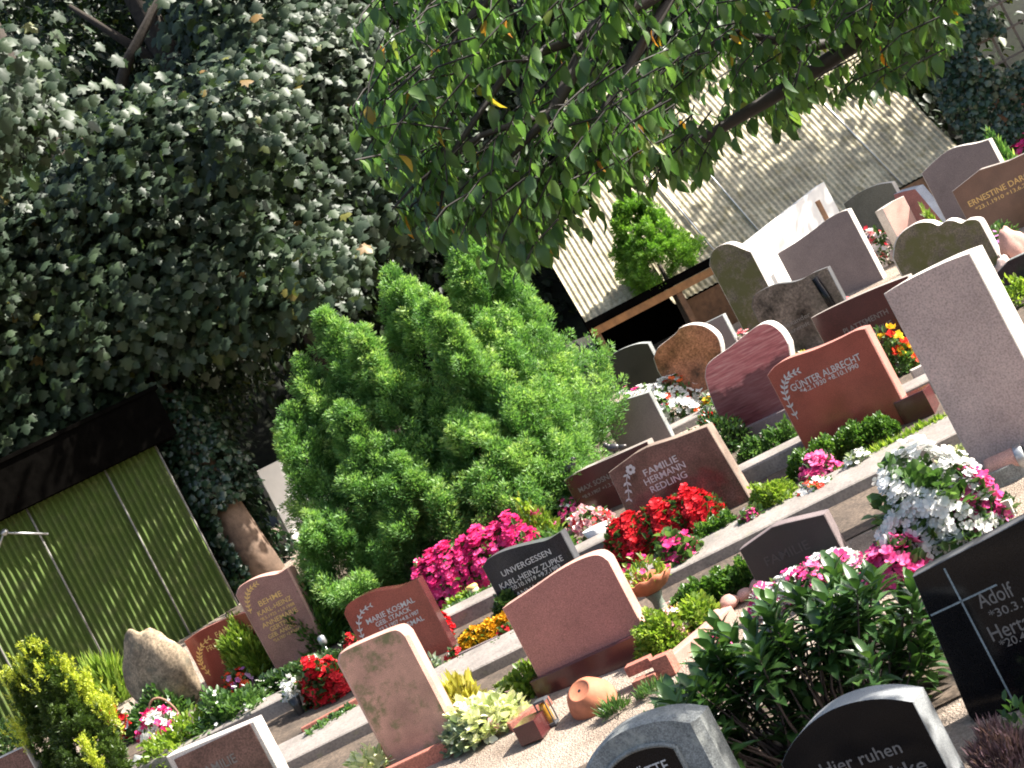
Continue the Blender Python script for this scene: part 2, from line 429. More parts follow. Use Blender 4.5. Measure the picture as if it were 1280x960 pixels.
# ------------------------------------------------------------------ gravestones
def yaw_at(u): return R(-21 - 13*u/600.0)
class Stone:
    """an upright slab: the outline of its top is given where the photograph shows it, on the slab's own plane"""
    def __init__(s, name, label, top, v_base, face, edge, thick=.16, yaw=None, cat='gravestone', taper=0.0, bev=.008, plinth=None, extra=.06,
                 plinth_mat=None, low_pts=None, fronts=None, group=None):
        U = [uv(*p) for p in top]; uc = (U[0][0]+U[-1][0])/2
        s.yaw = yaw_at(uc) if yaw is None else R(yaw)
        d = depth(v_base); s.d = d
        s.c = Vector((uc*d/F, d, SL*d)); s.ca, s.sa = math.cos(s.yaw), math.sin(s.yaw)
        s.thick = thick
        pts = [s.loc(*p) for p in top]
        pl = plinth or 0
        z0 = pl - (.02 if pl else extra)
        dl = taper*(pts[0][1]-z0)
        if low_pts:
            low = [s.loc(*p) for p in low_pts]
            outline = pts + low
        else:
            outline = pts + [(pts[-1][0]+dl, z0), (pts[0][0]-dl, z0)]
        s.root = empty(name, s.c, s.yaw, label, cat, group)
        s.x0, s.x1 = min(p[0] for p in outline), max(p[0] for p in outline)
        s.front = -thick/2
        # slab
        n = len(outline); cx = sum(p[0] for p in outline)/n; cz = sum(p[1] for p in outline)/n
        w = s.x1-s.x0; hh = max(p[1] for p in outline)-z0
        def ring(y, b): return [(cx+(x-cx)*(1-2*b/w), y, cz+(z-cz)*(1-2*b/hh)) for x, z in outline]
        mb = MB(); b = bev
        vs = ring(-thick/2, b)+ring(-thick/2+b, 0)+ring(thick/2-b, 0)+ring(thick/2, b)
        mb.add(vs[:n], [tuple(range(n-1, -1, -1))], 0)
        mb.v = [tuple(v) for v in vs]; 
        for k in range(3):
            for i in range(n):
                mb.f.append([k*n+i, k*n+(i+1) % n, (k+1)*n+(i+1) % n, (k+1)*n+i]); mb.m.append(1); mb.sm.append(False)
        mb.f.append([3*n+i for i in range(n)]); mb.m.append(1); mb.sm.append(False)
        s.slab = mb.build('slab', [face, edge], s.root)
        if pl:
            q = MB(); q.box(((s.x0+s.x1)/2, 0, pl/2-.06), (w+.12, thick+.14, pl+.12), 0, 0, .008)
            q.build('plinth', plinth_mat or edge, s.root)
    def loc(s, px, py):
        u, v = uv(px, py)
        t = (-s.c.x*s.sa + s.c.y*s.ca)/(s.ca - u/F*s.sa)
        x, y, z = u*t/F, t, H + v*t/F
        return (x-s.c.x)*s.ca + (y-s.c.y)*s.sa, z - s.c.z
    def write(s, lines, mat, bold=.004, name='inscription', dy=0.0):
        mb = MB()
        for txt, a, b_, cap in lines:
            x0, z0 = s.loc(*a); x1, z1 = s.loc(*b_)
            co, fs = text_mesh(txt, bold)
            mn, mx = co[:, 0].min(), co[:, 0].max()
            sx = (x1-x0)/(mx-mn); sz = cap*s.d/F/.70
            zb = (z0+z1)/2
            sh = (z1-z0)/(x1-x0)*0
            mb.add([((c[0]-mn)*sx+x0, s.front-.0015-(c[2]+.02)*.05+dy, c[1]*sz+zb) for c in co], [f for f in fs])
        return mb.build(name, mat, s.root)
    def laurel(s, pts, mat, n=9, size=7.0, name='laurel_branch'):
        P = [s.loc(*p) for p in pts]; k = s.d/F; mb = MB()
        def at_(t):
            t = t*(len(P)-1); i = min(int(t), len(P)-2); f = t-i
            p0, p1, p2, p3 = P[max(i-1,0)], P[i], P[i+1], P[min(i+2,len(P)-1)]
            return tuple(.5*((2*p1[j])+(-p0[j]+p2[j])*f+(2*p0[j]-5*p1[j]+4*p2[j]-p3[j])*f*f+(-p0[j]+3*p1[j]-3*p2[j]+p3[j])*f**3) for j in (0,1))
        y = s.front-.003
        def poly(q): mb.add([(x, y, z) for x, z in q], [tuple(range(len(q)))])
        last = None
        for i in range(2*n+1):
            p = at_(i/(2*n))
            if last:
                dx, dz = p[0]-last[0], p[1]-last[1]; l = math.hypot(dx, dz) or 1; nx, nz = -dz/l*.5*k, dx/l*.5*k
                poly([(last[0]-nx,last[1]-nz),(p[0]-nx,p[1]-nz),(p[0]+nx,p[1]+nz),(last[0]+nx,last[1]+nz)])
            last = p
        for i in range(n):
            t = (i+.3)/n; p = at_(t); q = at_(max(0, t-.05)); a0 = math.atan2(q[1]-p[1], q[0]-p[0])
            for sg in (-1, 1):
                a = a0+sg*.75; l = size*k*(.75+.25*math.sin(3*t)); w = l*.2
                ex, ez = math.cos(a), math.sin(a)
                poly([p, (p[0]+ex*l*.5-ez*w, p[1]+ez*l*.5+ex*w), (p[0]+ex*l, p[1]+ez*l), (p[0]+ex*l*.5+ez*w, p[1]+ez*l*.5-ex*w)])
        return mb.build(name, mat, s.root)

def arcpts(a, b, c, n=8):
    """smooth curve through three photo points"""
    out = []
    for i in range(n+1):
        t = i/n; k0, k1, k2 = (1-t)*(1-2*t), 4*t*(1-t), t*(2*t-1)
        out.append((a[0]*k0+b[0]*k1+c[0]*k2, a[1]*k0+b[1]*k1+c[1]*k2))
    return out
def spline(P, n=5):
    out = []
    for i in range(len(P)-1):
        p0, p1, p2, p3 = P[max(i-1,0)], P[i], P[i+1], P[min(i+2,len(P)-1)]
        for q in range(n):
            f = q/n
            out.append(tuple(.5*((2*p1[j])+(-p0[j]+p2[j])*f+(2*p0[j]-5*p1[j]+4*p2[j]-p3[j])*f*f+(-p0[j]+3*p1[j]-3*p2[j]+p3[j])*f**3) for j in (0,1)))
    out.append(P[-1]); return out
# ================================================================== gravestones
# --- row with its backs to us, along the sandy path
s = Stone('gravestone', 'rose granite gravestone seen from behind, wave top, terracotta pot at its foot',
    spline([(632,757),(668,733),(703,709),(733,694),(752,690),(764,697)], 4), -367, m_pink, m_pinkedge, .19, plinth=.17, plinth_mat=m_darkred, bev=.006)
s = Stone('gravestone', 'rough hewn pinkish gravestone with rounded corners and mossy back, left of the terracotta pot',
    spline([(425,826),(428,814),(441,806),(470,793),(496,783),(506,783),(514,790)], 4), -362, m_rough, m_pinkedge, .2, bev=.03)
s = Stone('gravestone', 'tall plain pale granite stele, blank back in shade, glaring white right edge',
    spline([(1113,362),(1140,346),(1190,322),(1220,311)], 3), -381, m_stela, m_lightedge, .3, yaw=-39, bev=.008)
s = Stone('gravestone', 'small dark grey family gravestone with slanted shoulder behind the leathery laurel bush',
    [(927,684),(968,655),(985,650),(1033,639)], -380, granite('dark_umber_granite', (.018,.015,.0145), rough=.5, bump=0), m_taupe, .16)
s.write([('FAMILIE',(962.6,704.5),(1016,681),12)], plain('dark_grey_lettering', (.06,.052,.05), .7, 0, .2))  # even dark grey letters
s = Stone('gravestone', 'polished dark gravestone with pale granite border at the bottom edge, near the golden yew',
    [(213,942),(322,897)], -352, m_lightedge, m_lightedge, .17, yaw=-17)
fb = MB()
x0, z0 = s.loc(221,946); x1, z1 = s.loc(317,905)
fb.box(((x0+x1)/2+.02, s.front-.004, (z0-.02)/2+.02), (x1-x0, .012, z0-.02), 0, 0, .003)
fb.build('polished_panel', m_brownpol, s.root)
s.front -= .011
s.write([('FAMILIE',(259,966),(304,948),12)], m_dim)
# --- second row, facing the concrete path
s = Stone('gravestone', 'polished red gravestone with grey lettering and a laurel spray, red begonias in front',
    spline([(433,765),(437,754),(452,744),(470,737),(490,734),(505,731),(525,721)], 4), -256, m_redpol, m_darkred, .17)  # edge darkened to maroon for the shade on this stone's side
s.write([('MARIE KOSMAL',(462.8,776.9),(522.8,750.6),7),('GEB. STAACK',(474,779.9),(518,761.6),6),('*3.3.1907 +4.8.1987',(478,784.5),(529,766),5),('FRITZ KOSMAL',(478,797),(534.6,773),6.5)], m_silver)
s.laurel([(467,754),(456,762),(452,776),(456,792),(462,800)], m_silver, 8, 6)
s = Stone('gravestone', 'polished black gravestone with silver lettering and wave top, behind the rose granite back',
    spline([(606,707),(612,697),(628,688),(650,681),(672,676),(688,672),(704,662)], 4), -257, m_greypol, m_darkedge, .17)
s.write([('UNVERGESSEN',(631.9,718),(692.8,690),7.5),('KARL-HEINZ ZUPKE',(630,734),(707.8,697.5),7.5),('*20.10.1919 +9.7.1983',(641,737.4),(704,706),5.5),('ANNA ZUPKE',(650.6,744.5),(703,720),7)], m_silver)
s = Stone('gravestone', 'brown mottled gravestone with silver lettering and engraved rose, behind the red begonia bed',
    [(764,588),(795,565),(812,556),(850,544),(887,530)], -258, m_brownpol, m_brownsaw, .2, taper=.06)
s.write([('FAMILIE',(810,591.9),(852,574),8.5),('HERMANN',(811,603.3),(861.6,581.6),8.5),('REDLING',(819,613),(863.4,593),8.5)], m_silver)
s.laurel([(790,622),(789,608),(787,596),(790,585)], m_silver, 4, 8, 'rose_stem')
x0, z0 = s.loc(792,584); k = s.d/F; mb = MB()
for q in range(6):
    a = q*1.047; mb.add([(x0+4.2*k*math.cos(a)+2.6*k*math.cos(a+w), s.front-.004-.0006*q, z0+4.2*k*math.sin(a)+2.6*k*math.sin(a+w)) for w in [j*.785 for j in range(8)]], [tuple(range(8))])
mb.build('rose_bloom', m_silver, s.root)
s = Stone('gravestone', 'glossy red gravestone with silver lettering and laurel spray, dark hedge at its foot',
    spline([(962,467),(972,455),(990,445),(1020,435),(1050,422),(1072,411),(1085,408)], 4), -263, m_redpol, m_redsaw, .2, bev=.012)
s.write([('GÜNTER ALBRECHT',(994.5,487.5),(1080,446),9),('*4.2.1930 +8.10.1990',(1006,490),(1076.8,455.5),6)], m_silver)
s.laurel([(1001,461),(988,468),(984,482),(989,499),(1001,521)], m_silver, 10, 8)
q = MB(); q.box((.62, .02, .06), (.32, .3, .30), 0, 0, .01); q.build('base_block', m_darkred, s.root)
s = Stone('gravestone', 'brown gravestone edge with bright right side at the bottom left corner beside the golden yew',
    [(-42,966),(34,930)], -222, m_brownpol, m_lightedge, .16, yaw=-12)
# --- third row
s = Stone('gravestone', 'polished dusky pink gravestone with gold lettering and laurel, between the round bush and the yew',
    spline([(298,742),(303,731),(318,722),(335,717),(352,714),(364,707)], 4), -184, m_behme, m_pinkedge, .22, taper=-.02, bev=.02)
s.write([('BEHME',(329,755),(357.5,742),7),('KARL-HEINZ',(327.5,767),(369.7,747.5),6.3),('*8.5.1925 +1.9.1988',(330,773),(373,754),4),('ANNEMARIE',(333,782),(377,761.6),6.3),('GERTRUD',(343,786.5),(373,772),6),('GEB. ANGER',(341,796),(375,779),5.5),('*2.6.1931 +3.4.2004',(347,800),(379,784),4)], m_gold)
s.laurel([(325,727),(315,736),(313.5,750),(318,764)], m_gold, 9, 6)
s = Stone('gravestone', 'low polished red family gravestone with curved top and gold lettering, beside the tan boulder',
    spline([(233,800),(252,787),(272,777),(295,768),(318,762),(342,756)], 4), -172, m_redpol, m_redsaw, .16)
s.write([('FAMILIE',(274,795),(301,782),7),('FRITZ BRANCO',(262.8,812),(320,785),7),('4.12.19',(276,812),(290,805),6),('MARIA',(282,823),(303,813),7),('4.5.1921',(281,829),(300,820),6)], m_gold)
s.laurel([(264.5,796),(254,807.5),(252.5,820),(256,830),(266,842)], m_gold, 10, 6.5)
# boulder marker
def rock(name, label, cat, px, v_base, wpx, hpx, mat, asp=.8, seed=0, sub=4, rz=0.0, rough=.16, group=None, lump=2.2, sink=.15):
    u, _ = uv(*px); d = depth(v_base); k = d/F; c = Vector((u*k, d, SL*d))
    bm = bmesh.new(); bmesh.ops.create_icosphere(bm, subdivisions=sub, radius=1)
    from mathutils import noise
    off = Vector((seed*3.1, seed*1.7, seed*5.3))
    for v in bm.verts:
        n = noise.noise(v.co*lump*.5+off)*rough*2 + noise.noise(v.co*lump+off)*rough + noise.noise(v.co*lump*2.7+off)*rough*.35
        p = v.co*(1+n)
        tz = max(-1, p.z); wd = 1-.28*max(0, tz)
        v.co = Vector((p.x*wpx*k/2*wd, p.y*wpx*k/2*asp*wd, (tz*.5+.5-sink*.5)*hpx*k/(1-sink*.5)))
    me = bpy.data.meshes.new(name); bm.to_mesh(me); bm.free()
    me.polygons.foreach_set('use_smooth', [True]*len(me.polygons))
    o = link(name, me, mat); o.location = c; o.rotation_euler = (0, 0, rz)
    return tag(o, label, cat, group)
rock('boulder', 'tan natural boulder used as a grave marker in front of the mossy green shed wall', 'boulder', (212,868), -172, 98, 122, m_boulder, .45, 3, rz=-.45, rough=.115)
s = Stone('gravestone', 'low dark grey gravestone with curved top under the big cypress, behind the pink flower mound',
    spline([(561,668),(572,656),(595,647),(625,637),(652,630)], 4), -190, m_brownpol, m_slate, .13)
s = Stone('gravestone', 'low dark brown gravestone with two small bird figures on its flat top',
    [(708,598),(725,587),(792,558),(812,549)], -197, m_darkred, m_taupedge, .2)
s.write([('MAX SOSNA',(728,612.5),(771,594),6.5),('*8.9.1907 +1.3.1985',(732,620),(781,600),4.5)], m_dim)
s_birds = s
s = Stone('gravestone', 'small plain grey gravestone back with one dropped corner behind the stone with birds',
    spline([(752,515),(762,507),(778,500),(797,494),(813,489)], 3), -152, m_taupe, m_slate, .12)
s = Stone('gravestone', 'striped pink and dark granite heart-shaped gravestone with silvery right edge',
    spline([(884,470),(886,456),(895,446),(915,432),(935,416),(952,404),(966,403),(980,413),(989,428)], 5), -196, m_redpol, m_lightedge, .2,
    low_pts=[(996,470),(1000,520),(925,566),(905,530),(890,492)], bev=.012)
s.slab.data.materials[0] = None
def stripemat():
    m, nt, b, out = newmat('striped_pink_granite'); L = nt.links.new
    tc = nd(nt, 'ShaderNodeTexCoord'); mp = nd(nt, 'ShaderNodeMapping'); mp.inputs['Rotation'].default_value = (0, .25, 0); mp.inputs['Scale'].default_value = (2.5, 1, 26)
    n = nd(nt, 'ShaderNodeTexNoise', Scale=1.6, Detail=5.0, Roughness=.6)
    n2 = nd(nt, 'ShaderNodeTexNoise', Scale=140.0, Detail=2.0)
    L(tc.outputs['Object'], mp.inputs[0]); L(mp.outputs[0], n.inputs['Vector']); L(tc.outputs['Object'], n2.inputs['Vector'])
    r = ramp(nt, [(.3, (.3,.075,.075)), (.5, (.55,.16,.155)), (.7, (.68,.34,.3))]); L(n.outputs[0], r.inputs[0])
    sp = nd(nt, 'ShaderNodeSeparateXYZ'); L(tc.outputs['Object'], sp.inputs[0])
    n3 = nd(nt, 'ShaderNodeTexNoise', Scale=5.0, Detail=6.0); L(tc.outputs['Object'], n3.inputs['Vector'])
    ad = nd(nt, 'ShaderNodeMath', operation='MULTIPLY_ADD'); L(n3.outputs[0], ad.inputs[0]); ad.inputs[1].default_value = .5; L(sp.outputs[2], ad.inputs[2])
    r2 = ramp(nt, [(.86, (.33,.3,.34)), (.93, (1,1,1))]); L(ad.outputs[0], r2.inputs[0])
    mx = nd(nt, 'ShaderNodeMix', data_type='RGBA', blend_type='MULTIPLY'); mx.inputs[0].default_value = 1
    L(r.outputs[0], mx.inputs[6]); L(r2.outputs[0], mx.inputs[7]); L(mx.outputs[2], b.inputs['Base Color']); b.inputs['Roughness'].default_value = .35
    return m
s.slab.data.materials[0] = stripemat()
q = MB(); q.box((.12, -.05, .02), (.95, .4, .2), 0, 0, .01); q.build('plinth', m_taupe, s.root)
s = Stone('gravestone', 'glossy orange-brown heart-shaped gravestone behind a bed of white flowers',
    spline([(819,447),(824,434),(836,424),(847,415),(853,408),(868,404),(885,407),(899,418),(904,432)], 5), -136, m_darkred, m_lightedge, .17,
    low_pts=[(906,455),(900,480),(855,502),(835,480),(824,462)], bev=.012)
s.slab.data.materials[0] = granite('polished_orange_granite', (.33,.13,.075), rough=.16, bump=0, scale=40, big=.6)
s = Stone('gravestone', 'grey gravestone corner showing just behind the orange-brown heart stone',
    [(868,410),(905,392)], -118, m_taupe, m_slate, .14)
s = Stone('gravestone', 'low dark gravestone with arched mossy top in the shade of the open shed',
    spline([(757,449),(775,437),(797,429),(812,428)], 3), -96, granite('dark_olive_granite', (.04,.036,.026), rough=.3, bump=0), m_slate, .14)
s = Stone('gravestone', 'maroon polished family gravestone between the glossy red stone and the tall stele',
    spline([(1016,396),(1035,386),(1065,372),(1100,357),(1137,343)], 3), -200, m_darkred, m_taupedge, .17)
s.write([('PLATTSMENTH',(1058.7,415),(1114,390.5),7),('FAMILIE',(1089,418),(1119.7,404),7)], m_dim)
s = Stone('gravestone', 'glossy grey-brown gravestone with wavy top and a dark column on its right side',
    spline([(941,383),(944,369),(955,361),(972,354),(990,352),(1004,348),(1018,340),(1036,333)], 4), -132, m_greypol, m_darkedge, .18, yaw=-24)
s.slab.data.materials[0] = granite('polished_taupe_granite', (.12,.095,.08), rough=.13, bump=0, big=.7, scale=30)
x0, z0 = s.loc(1024,343)
q = MB(); q.tube([(x0, s.front-.02, -.05), (x0-.02, s.front-.02, z0*.6), (x0-.05, s.front-.02, z0*.98)], [.05,.05,.045], 10); q.build('column', m_blackpol, s.root)
s.write([('Alexander',(977.5,411),(1016,394.5),6),('Barendt',(986,417),(1015,404.5),5)], m_dim)
s = Stone('gravestone', 'mossy narrow gravestone with rounded top at the right end of the wooden shed',
    spline([(890,330),(892,316),(900,307),(912,303),(922,305),(931,309),(942,313)], 4), -112, m_moss, m_lightedge, .22, yaw=-30)
s = Stone('gravestone', 'taupe gravestone back with swept-up right shoulder in front of the bright white wall',
    spline([(974,316),(995,303),(1018,287),(1036,273),(1052,264),(1062,261)], 4), -92, m_taupe, m_lightedge, .17, yaw=-33)
s = Stone('gravestone', 'olive grey gravestone back with gently arched top close to the corrugated shed roof',
    spline([(1056,254),(1075,240),(1098,230),(1117,227)], 4), -62, granite('olive_granite', (.16,.15,.115), rough=.7), m_lightedge, .16, yaw=-33)
s = Stone('gravestone', 'pale pink gravestone with stepped side, sunlit face, next to the small clipped hedge',
    [(1098,263),(1112,253),(1125,247)], -88, m_pinkedge, m_lightedge, .2, yaw=22)
s = Stone('gravestone', 'red gravestone with blue-grey right edge just behind the pale pink stone',
    [(1122,240),(1135,236),(1149,233)], -66, granite('dull_red_granite', (.36,.13,.11), rough=.5), granite('bluish_granite_edges', (.3,.33,.4), rough=.5), .3, yaw=-42, taper=.22)
s = Stone('gravestone', 'broad mossy gravestone with scroll-shaped wavy top to the left of the tall stele',
    spline([(1118,322),(1121,302),(1130,288),(1148,277),(1165,276),(1176,280),(1186,274),(1196,274),(1205,277),(1213,273),(1226,273),(1232,281)], 4), -150, m_moss, m_lightedge, .24, yaw=-30, bev=.02)
s = Stone('gravestone', 'large plain mauve-grey gravestone back with peaked top beside the corrugated shed',
    spline([(1154,216),(1168,202),(1185,188),(1200,182),(1222,178),(1238,173)], 4), -92, m_taupe, m_lightedge, .18, yaw=-34)
s = Stone('gravestone', 'brown gravestone with sloped shoulder and gold lettering at the right edge of the photo',
    [(1192,238),(1226,211),(1262,200),(1330,168)], -122, granite('polished_dark_brown_granite', (.17,.085,.055), rough=.3, bump=0), m_taupedge, .2, yaw=-32)
s.write([('ERNESTINE DARGE',(1214,255.6),(1296,219),7.5),('*23.1.1910 +13.6.2001',(1222,260.5),(1297,228),5)], m_gold)
s = Stone('gravestone', 'brownish gravestone corner near the top right edge in front of the ivy',
    [(1258,116),(1263,108),(1300,90)], -36, m_pink, m_pinkedge, .16, yaw=-30)
s = Stone('gravestone', 'low black polished grave slab on edge at the right margin behind the tall stele',
    [(1236,352),(1262,324),(1310,302)], -196, m_greypol, m_slate, .16, yaw=-34)
# --- front row, in the shade of the cherry tree
s = Stone('gravestone', 'black polished gravestone with arched top and grey granite sides at the bottom right',
    spline([(984,946),(996,922),(1018,897),(1046,878),(1080,867),(1115,864),(1148,868)], 4), -705, m_blackpol, m_greysaw, .2, yaw=-33, bev=.004)
s.write([('Hier ruhen',(1038,960.5),(1135.6,930),17),('Radtke',(1092,979),(1166,948),19)], m_dim, .006)
s = Stone('gravestone', 'large black polished gravestone with an inlaid silver cross at the right edge of the photo',
    [(1143,716),(1345,611)], -662, m_blackpol, m_darkedge, .15, yaw=-25, low_pts=[(1415,800),(1236,915),(1213,889)], bev=.005)
s.write([('Adolf',(1229.7,758.5),(1270,736),20),('*30.3.1921',(1243,772),(1310,738),11),('Herta',(1245,799),(1291,775),20),('*20.4.1925',(1256,808),(1318,778),11)], m_dim, .004)
mb = MB()
def bar(a, b_, w):
    x0, z0 = s.loc(*a); x1, z1 = s.loc(*b_); dx, dz = x1-x0, z1-z0; l = math.hypot(dx, dz); nx, nz = -dz/l*w, dx/l*w
    mb.add([(x0-nx, s.front-.004, z0-nz), (x1-nx, s.front-.004, z1-nz), (x1+nx, s.front-.004, z1+nz), (x0+nx, s.front-.004, z0+nz)], [(0,1,2,3)])
bar((1182.6,705.5),(1270,873.5),.006); bar((1166,764),(1248,725.7),.006)
mb.build('cross', granite('cross_inlay', (.2,.24,.26), rough=.4), s.root)
s = Stone('gravestone', 'weathered grey gothic-arch gravestone with recessed black panel at the bottom centre',
    spline([(733,965),(745,938),(765,915),(790,900),(822,890),(850,886),(880,889)], 4), -655, m_slate, m_slate, .26, yaw=-26, bev=.05)
fb = MB(); pp = spline([(757,975),(772,948),(792,931),(815,922),(838,919),(853,922)], 4)
pl = [s.loc(*p) for p in pp]; ol = pl + [(pl[-1][0], .05), (pl[0][0], .05)]
fb.add([(x, s.front-.002, z) for x, z in ol] , [tuple(range(len(ol)-1, -1, -1))]); fb.build('recessed_panel', m_blackpol, s.root)
rim = MB(); rim.tube([(x, s.front-.004, z) for x, z in [(pl[0][0], .05)]+pl+[(pl[-1][0], .05)]], .016, 6); rim.build('panel_rim', m_slate, s.root)
s.front -= .003
s.write([('RUHESTÄTTE',(757,987),(846,948),15)], m_silver)

# ================================================================== small things on the graves
def spot(px, py, h=0.0): return at(px, py, h)
def small(name, label, cat, p, rz=0.0, group=None): return empty(name, p, rz, label, cat, group)
# bird figures on the brown stone
def bird(px, label, flip):
    x, z = s_birds.loc(*px)
    w = s_birds.root.matrix_basis @ Vector((x, 0, z))
    mb = MB(); M = Matrix.Rotation(-.35, 3, 'Y')
    mb.ell((0,0,.045), (.075,.042,.042), 12, 8, 0, M)
    mb.ell((.062,0,.10), (.028,.025,.027), 10, 7)
    mb.tube([(.085,0,.10),(.112,0,.094)], [.009,.001], 6)
    mb.tube([(.03,0,.065),(.058,0,.09)], [.034,.022], 8)
    mb.tube([(-.05,0,.03),(-.10,0,.015),(-.13,0,.008)], [.026,.02,.012], 6)
    mb.tube([(.01,.015,.012),(.012,.016,-.012)], .006, 5); mb.tube([(.01,-.015,.012),(.012,-.016,-.012)], .006, 5)
    o = mb.build('bird_figure', plain('dark_bronze', (.07,.065,.065), .35, .5, .3))
    o.location = w + Vector((0,0,.012)); o.rotation_euler = (0, 0, s_birds.yaw + (math.pi if flip else 0)); o.scale = (1.15,)*3
    tag(o, label, 'figurine')
bird((716,590), 'small dark bird figure at the left end of the brown gravestone', False)
bird((770,566), 'small dark bird figure lying long on the right part of the brown gravestone', True)
# angel-like figure by the white flowers
p = G(*[uv(778,497)[0], -128]); o = small('statuette', 'small white kneeling statuette among the white flowers beside the cypress', 'statuette', p)
mb = MB(); mb.lathe((0,0,0), [(.0,0),(.09,0),(.085,.06),(.06,.16),(.05,.24),(.03,.28),(.022,.30)], 12); mb.build('body', m_plasticwhite, o)
mb = MB(); mb.ell((0,0,.345), (.045,.045,.052), 10, 8); mb.build('head', m_plasticwhite, o)
# upturned terracotta bowl
p = at(742,888, .0); d = p.y
o = small('terracotta_pot', 'terracotta bowl tipped upside down on the sandy path with a hole in its base', 'pot', p + Vector((0,.02,.11)))
M = Matrix.Rotation(R(38), 3, 'X') @ Matrix.Rotation(R(-14), 3, 'Y')
mb = MB(); mb.lathe((0,0,0), [(.012,.112),(.085,.112),(.092,.118),(.10,.112),(.15,.06),(.185,-.02),(.195,-.08),(.205,-.085),(.205,-.125),(.185,-.125),(.175,-.06),(.09,.09),(.0,.095)], 32, 0, M)
mb.build('bowl', m_terra, o)
mb = MB(); mb.lathe((0,0,0), [(0,.1135),(.013,.1135)], 12, 0, M); mb.build('drain_hole', m_black, list(o.children)[0])
# amber grave candle and stone blocks
p = at(691,906); o = small('grave_lantern', 'amber glass grave lantern standing by the dark plinth left of the terracotta bowl', 'lantern', p, R(-20))
mb = MB(); mb.box((0,0,.012), (.10,.10,.024), 0, 0, .004); mb.box((0,0,.215), (.105,.105,.02), 0, 0, .004)
for sx in (-1,1):
    for sy in (-1,1): mb.box((sx*.045, sy*.045, .115), (.010,.010,.19))
mb.build('frame', m_darkedge, o)
mg, nt, b, out = newmat('amber_glass'); b.inputs['Base Color'].default_value = (.55,.27,.03,1); b.inputs['Roughness'].default_value = .15; b.inputs['Transmission Weight'].default_value = .35
mb = MB(); mb.lathe((0,0,.025), [(.0,0),(.036,0),(.04,.05),(.038,.13),(.03,.165),(0,.17)], 14); mb.build('glass', mg, o)
def block(px, size, rz, label, mat, h=0.0):
    p = at(*px); mb = MB(); mb.box((0,0,size[2]/2), size, 0, 0, .008)
    o = mb.build('stone_block', mat); o.location = p+Vector((0,0,h)); o.rotation_euler = (0,0,R(rz)); tag(o, label, 'stone block'); return o
block((672,921), (.2,.26,.16), -22, 'dark red stone block on the path left of the amber lantern', m_darkred)
block((812,856), (.21,.12,.08), -24, 'red brick lying flat under another brick at the right end of the plinth', m_brick)
block((809,850), (.22,.12,.085), -18, 'red brick lying on top of another brick beside the plinth', m_brick, .084)
block((838,843), (.16,.13,.17), -28, 'upright dark red block right of the two stacked bricks', m_brick)
# red stone edging bars around the bed of the hewn stone
def edge(a, b_, w, h, label, mat, cat='kerb stone', up=0.0):
    A, B = at(*a), at(*b_); mid = (A+B)/2; l = (B-A).length; rz = math.atan2(B.y-A.y, B.x-A.x)
    mb = MB(); mb.box((0,0,h/2-.05), (l, w, h+.1), 0, 0, .01); o = mb.build('kerb_stone', mat); o.location = mid+Vector((0,0,up))
    o.rotation_euler = (0, -math.asin((B.z-A.z)/l), rz); tag(o, label, cat)
edge((470,985),(612,918), .10, .11, 'long red stone edging in front of the rough hewn gravestone', m_brick)
edge((640,915),(690,880), .08, .08, 'short red stone edging running back beside the white and yellow bedding plants', m_brick)
edge((835,838),(915,770), .13, .09, 'sunlit pinkish edging stone right of the bricks along the sandy path', m_pinkedge)
edge((380,918),(450,880), .07, .07, 'dark narrow edging in front of the low green plants by the concrete path', m_brick)
edge((345,880),(410,852), .06, .08, 'brown edging below the low green plants of the dusky pink gravestone', m_brick)
edge((985,575),(1110,520), .10, .10, 'brown stone edging behind the dark hedge of the glossy red gravestone', m_brick)
edge((575,826),(650,792), .05, .07, 'thin grey edging in front of the yellow marigolds', m_taupe)
edge((1120,690),(1270,640), .12, .12, 'pale stone edging beneath the white begonias', m_lightedge)
edge((870,930),(1000,850), .12, .10, 'pale stone edging under the leathery laurel bush', m_lightedge)
edge((1145,478),(1190,456), .12, .14, 'pale stone edging below the yellow and red flowers', m_lightedge)
# bowl on a stand
p = at(833,772); o = small('flower_stand', 'scalloped terracotta bowl of plants on a grey-green pedestal', 'flower bowl', p)
mb = MB(); mb.lathe((0,0,0), [(0,0),(.10,0),(.095,.03),(.055,.09),(.05,.17),(.08,.24),(.0,.24)], 16); mb.build('pedestal', granite('greenish_stone', (.15,.18,.14), rough=.7), o)
pr = []; n = 40; prof = [(.06,.24),(.13,.27),(.19,.33),(.215,.385),(.205,.39),(.17,.33),(.08,.3),(0,.3)]
vs, fs = [], []
for i, (r, z) in enumerate(prof):
    for k in range(n):
        w = 2*math.pi*k/n; q = 1 + (.05*math.cos(10*w) if 1 <= i <= 5 else 0); zz = z + (.012*math.cos(10*w) if 2 <= i <= 4 else 0)
        vs.append((r*q*math.cos(w)*1.1, r*q*math.sin(w), zz))
for i in range(len(prof)-1):
    for k in range(n): fs.append((i*n+k, i*n+(k+1) % n, (i+1)*n+(k+1) % n, (i+1)*n+k))
mb = MB(); mb.add(vs, fs, 0, True); mb.build('bowl', m_terra, o)
bowl_top = p + Vector((0,0,.36))
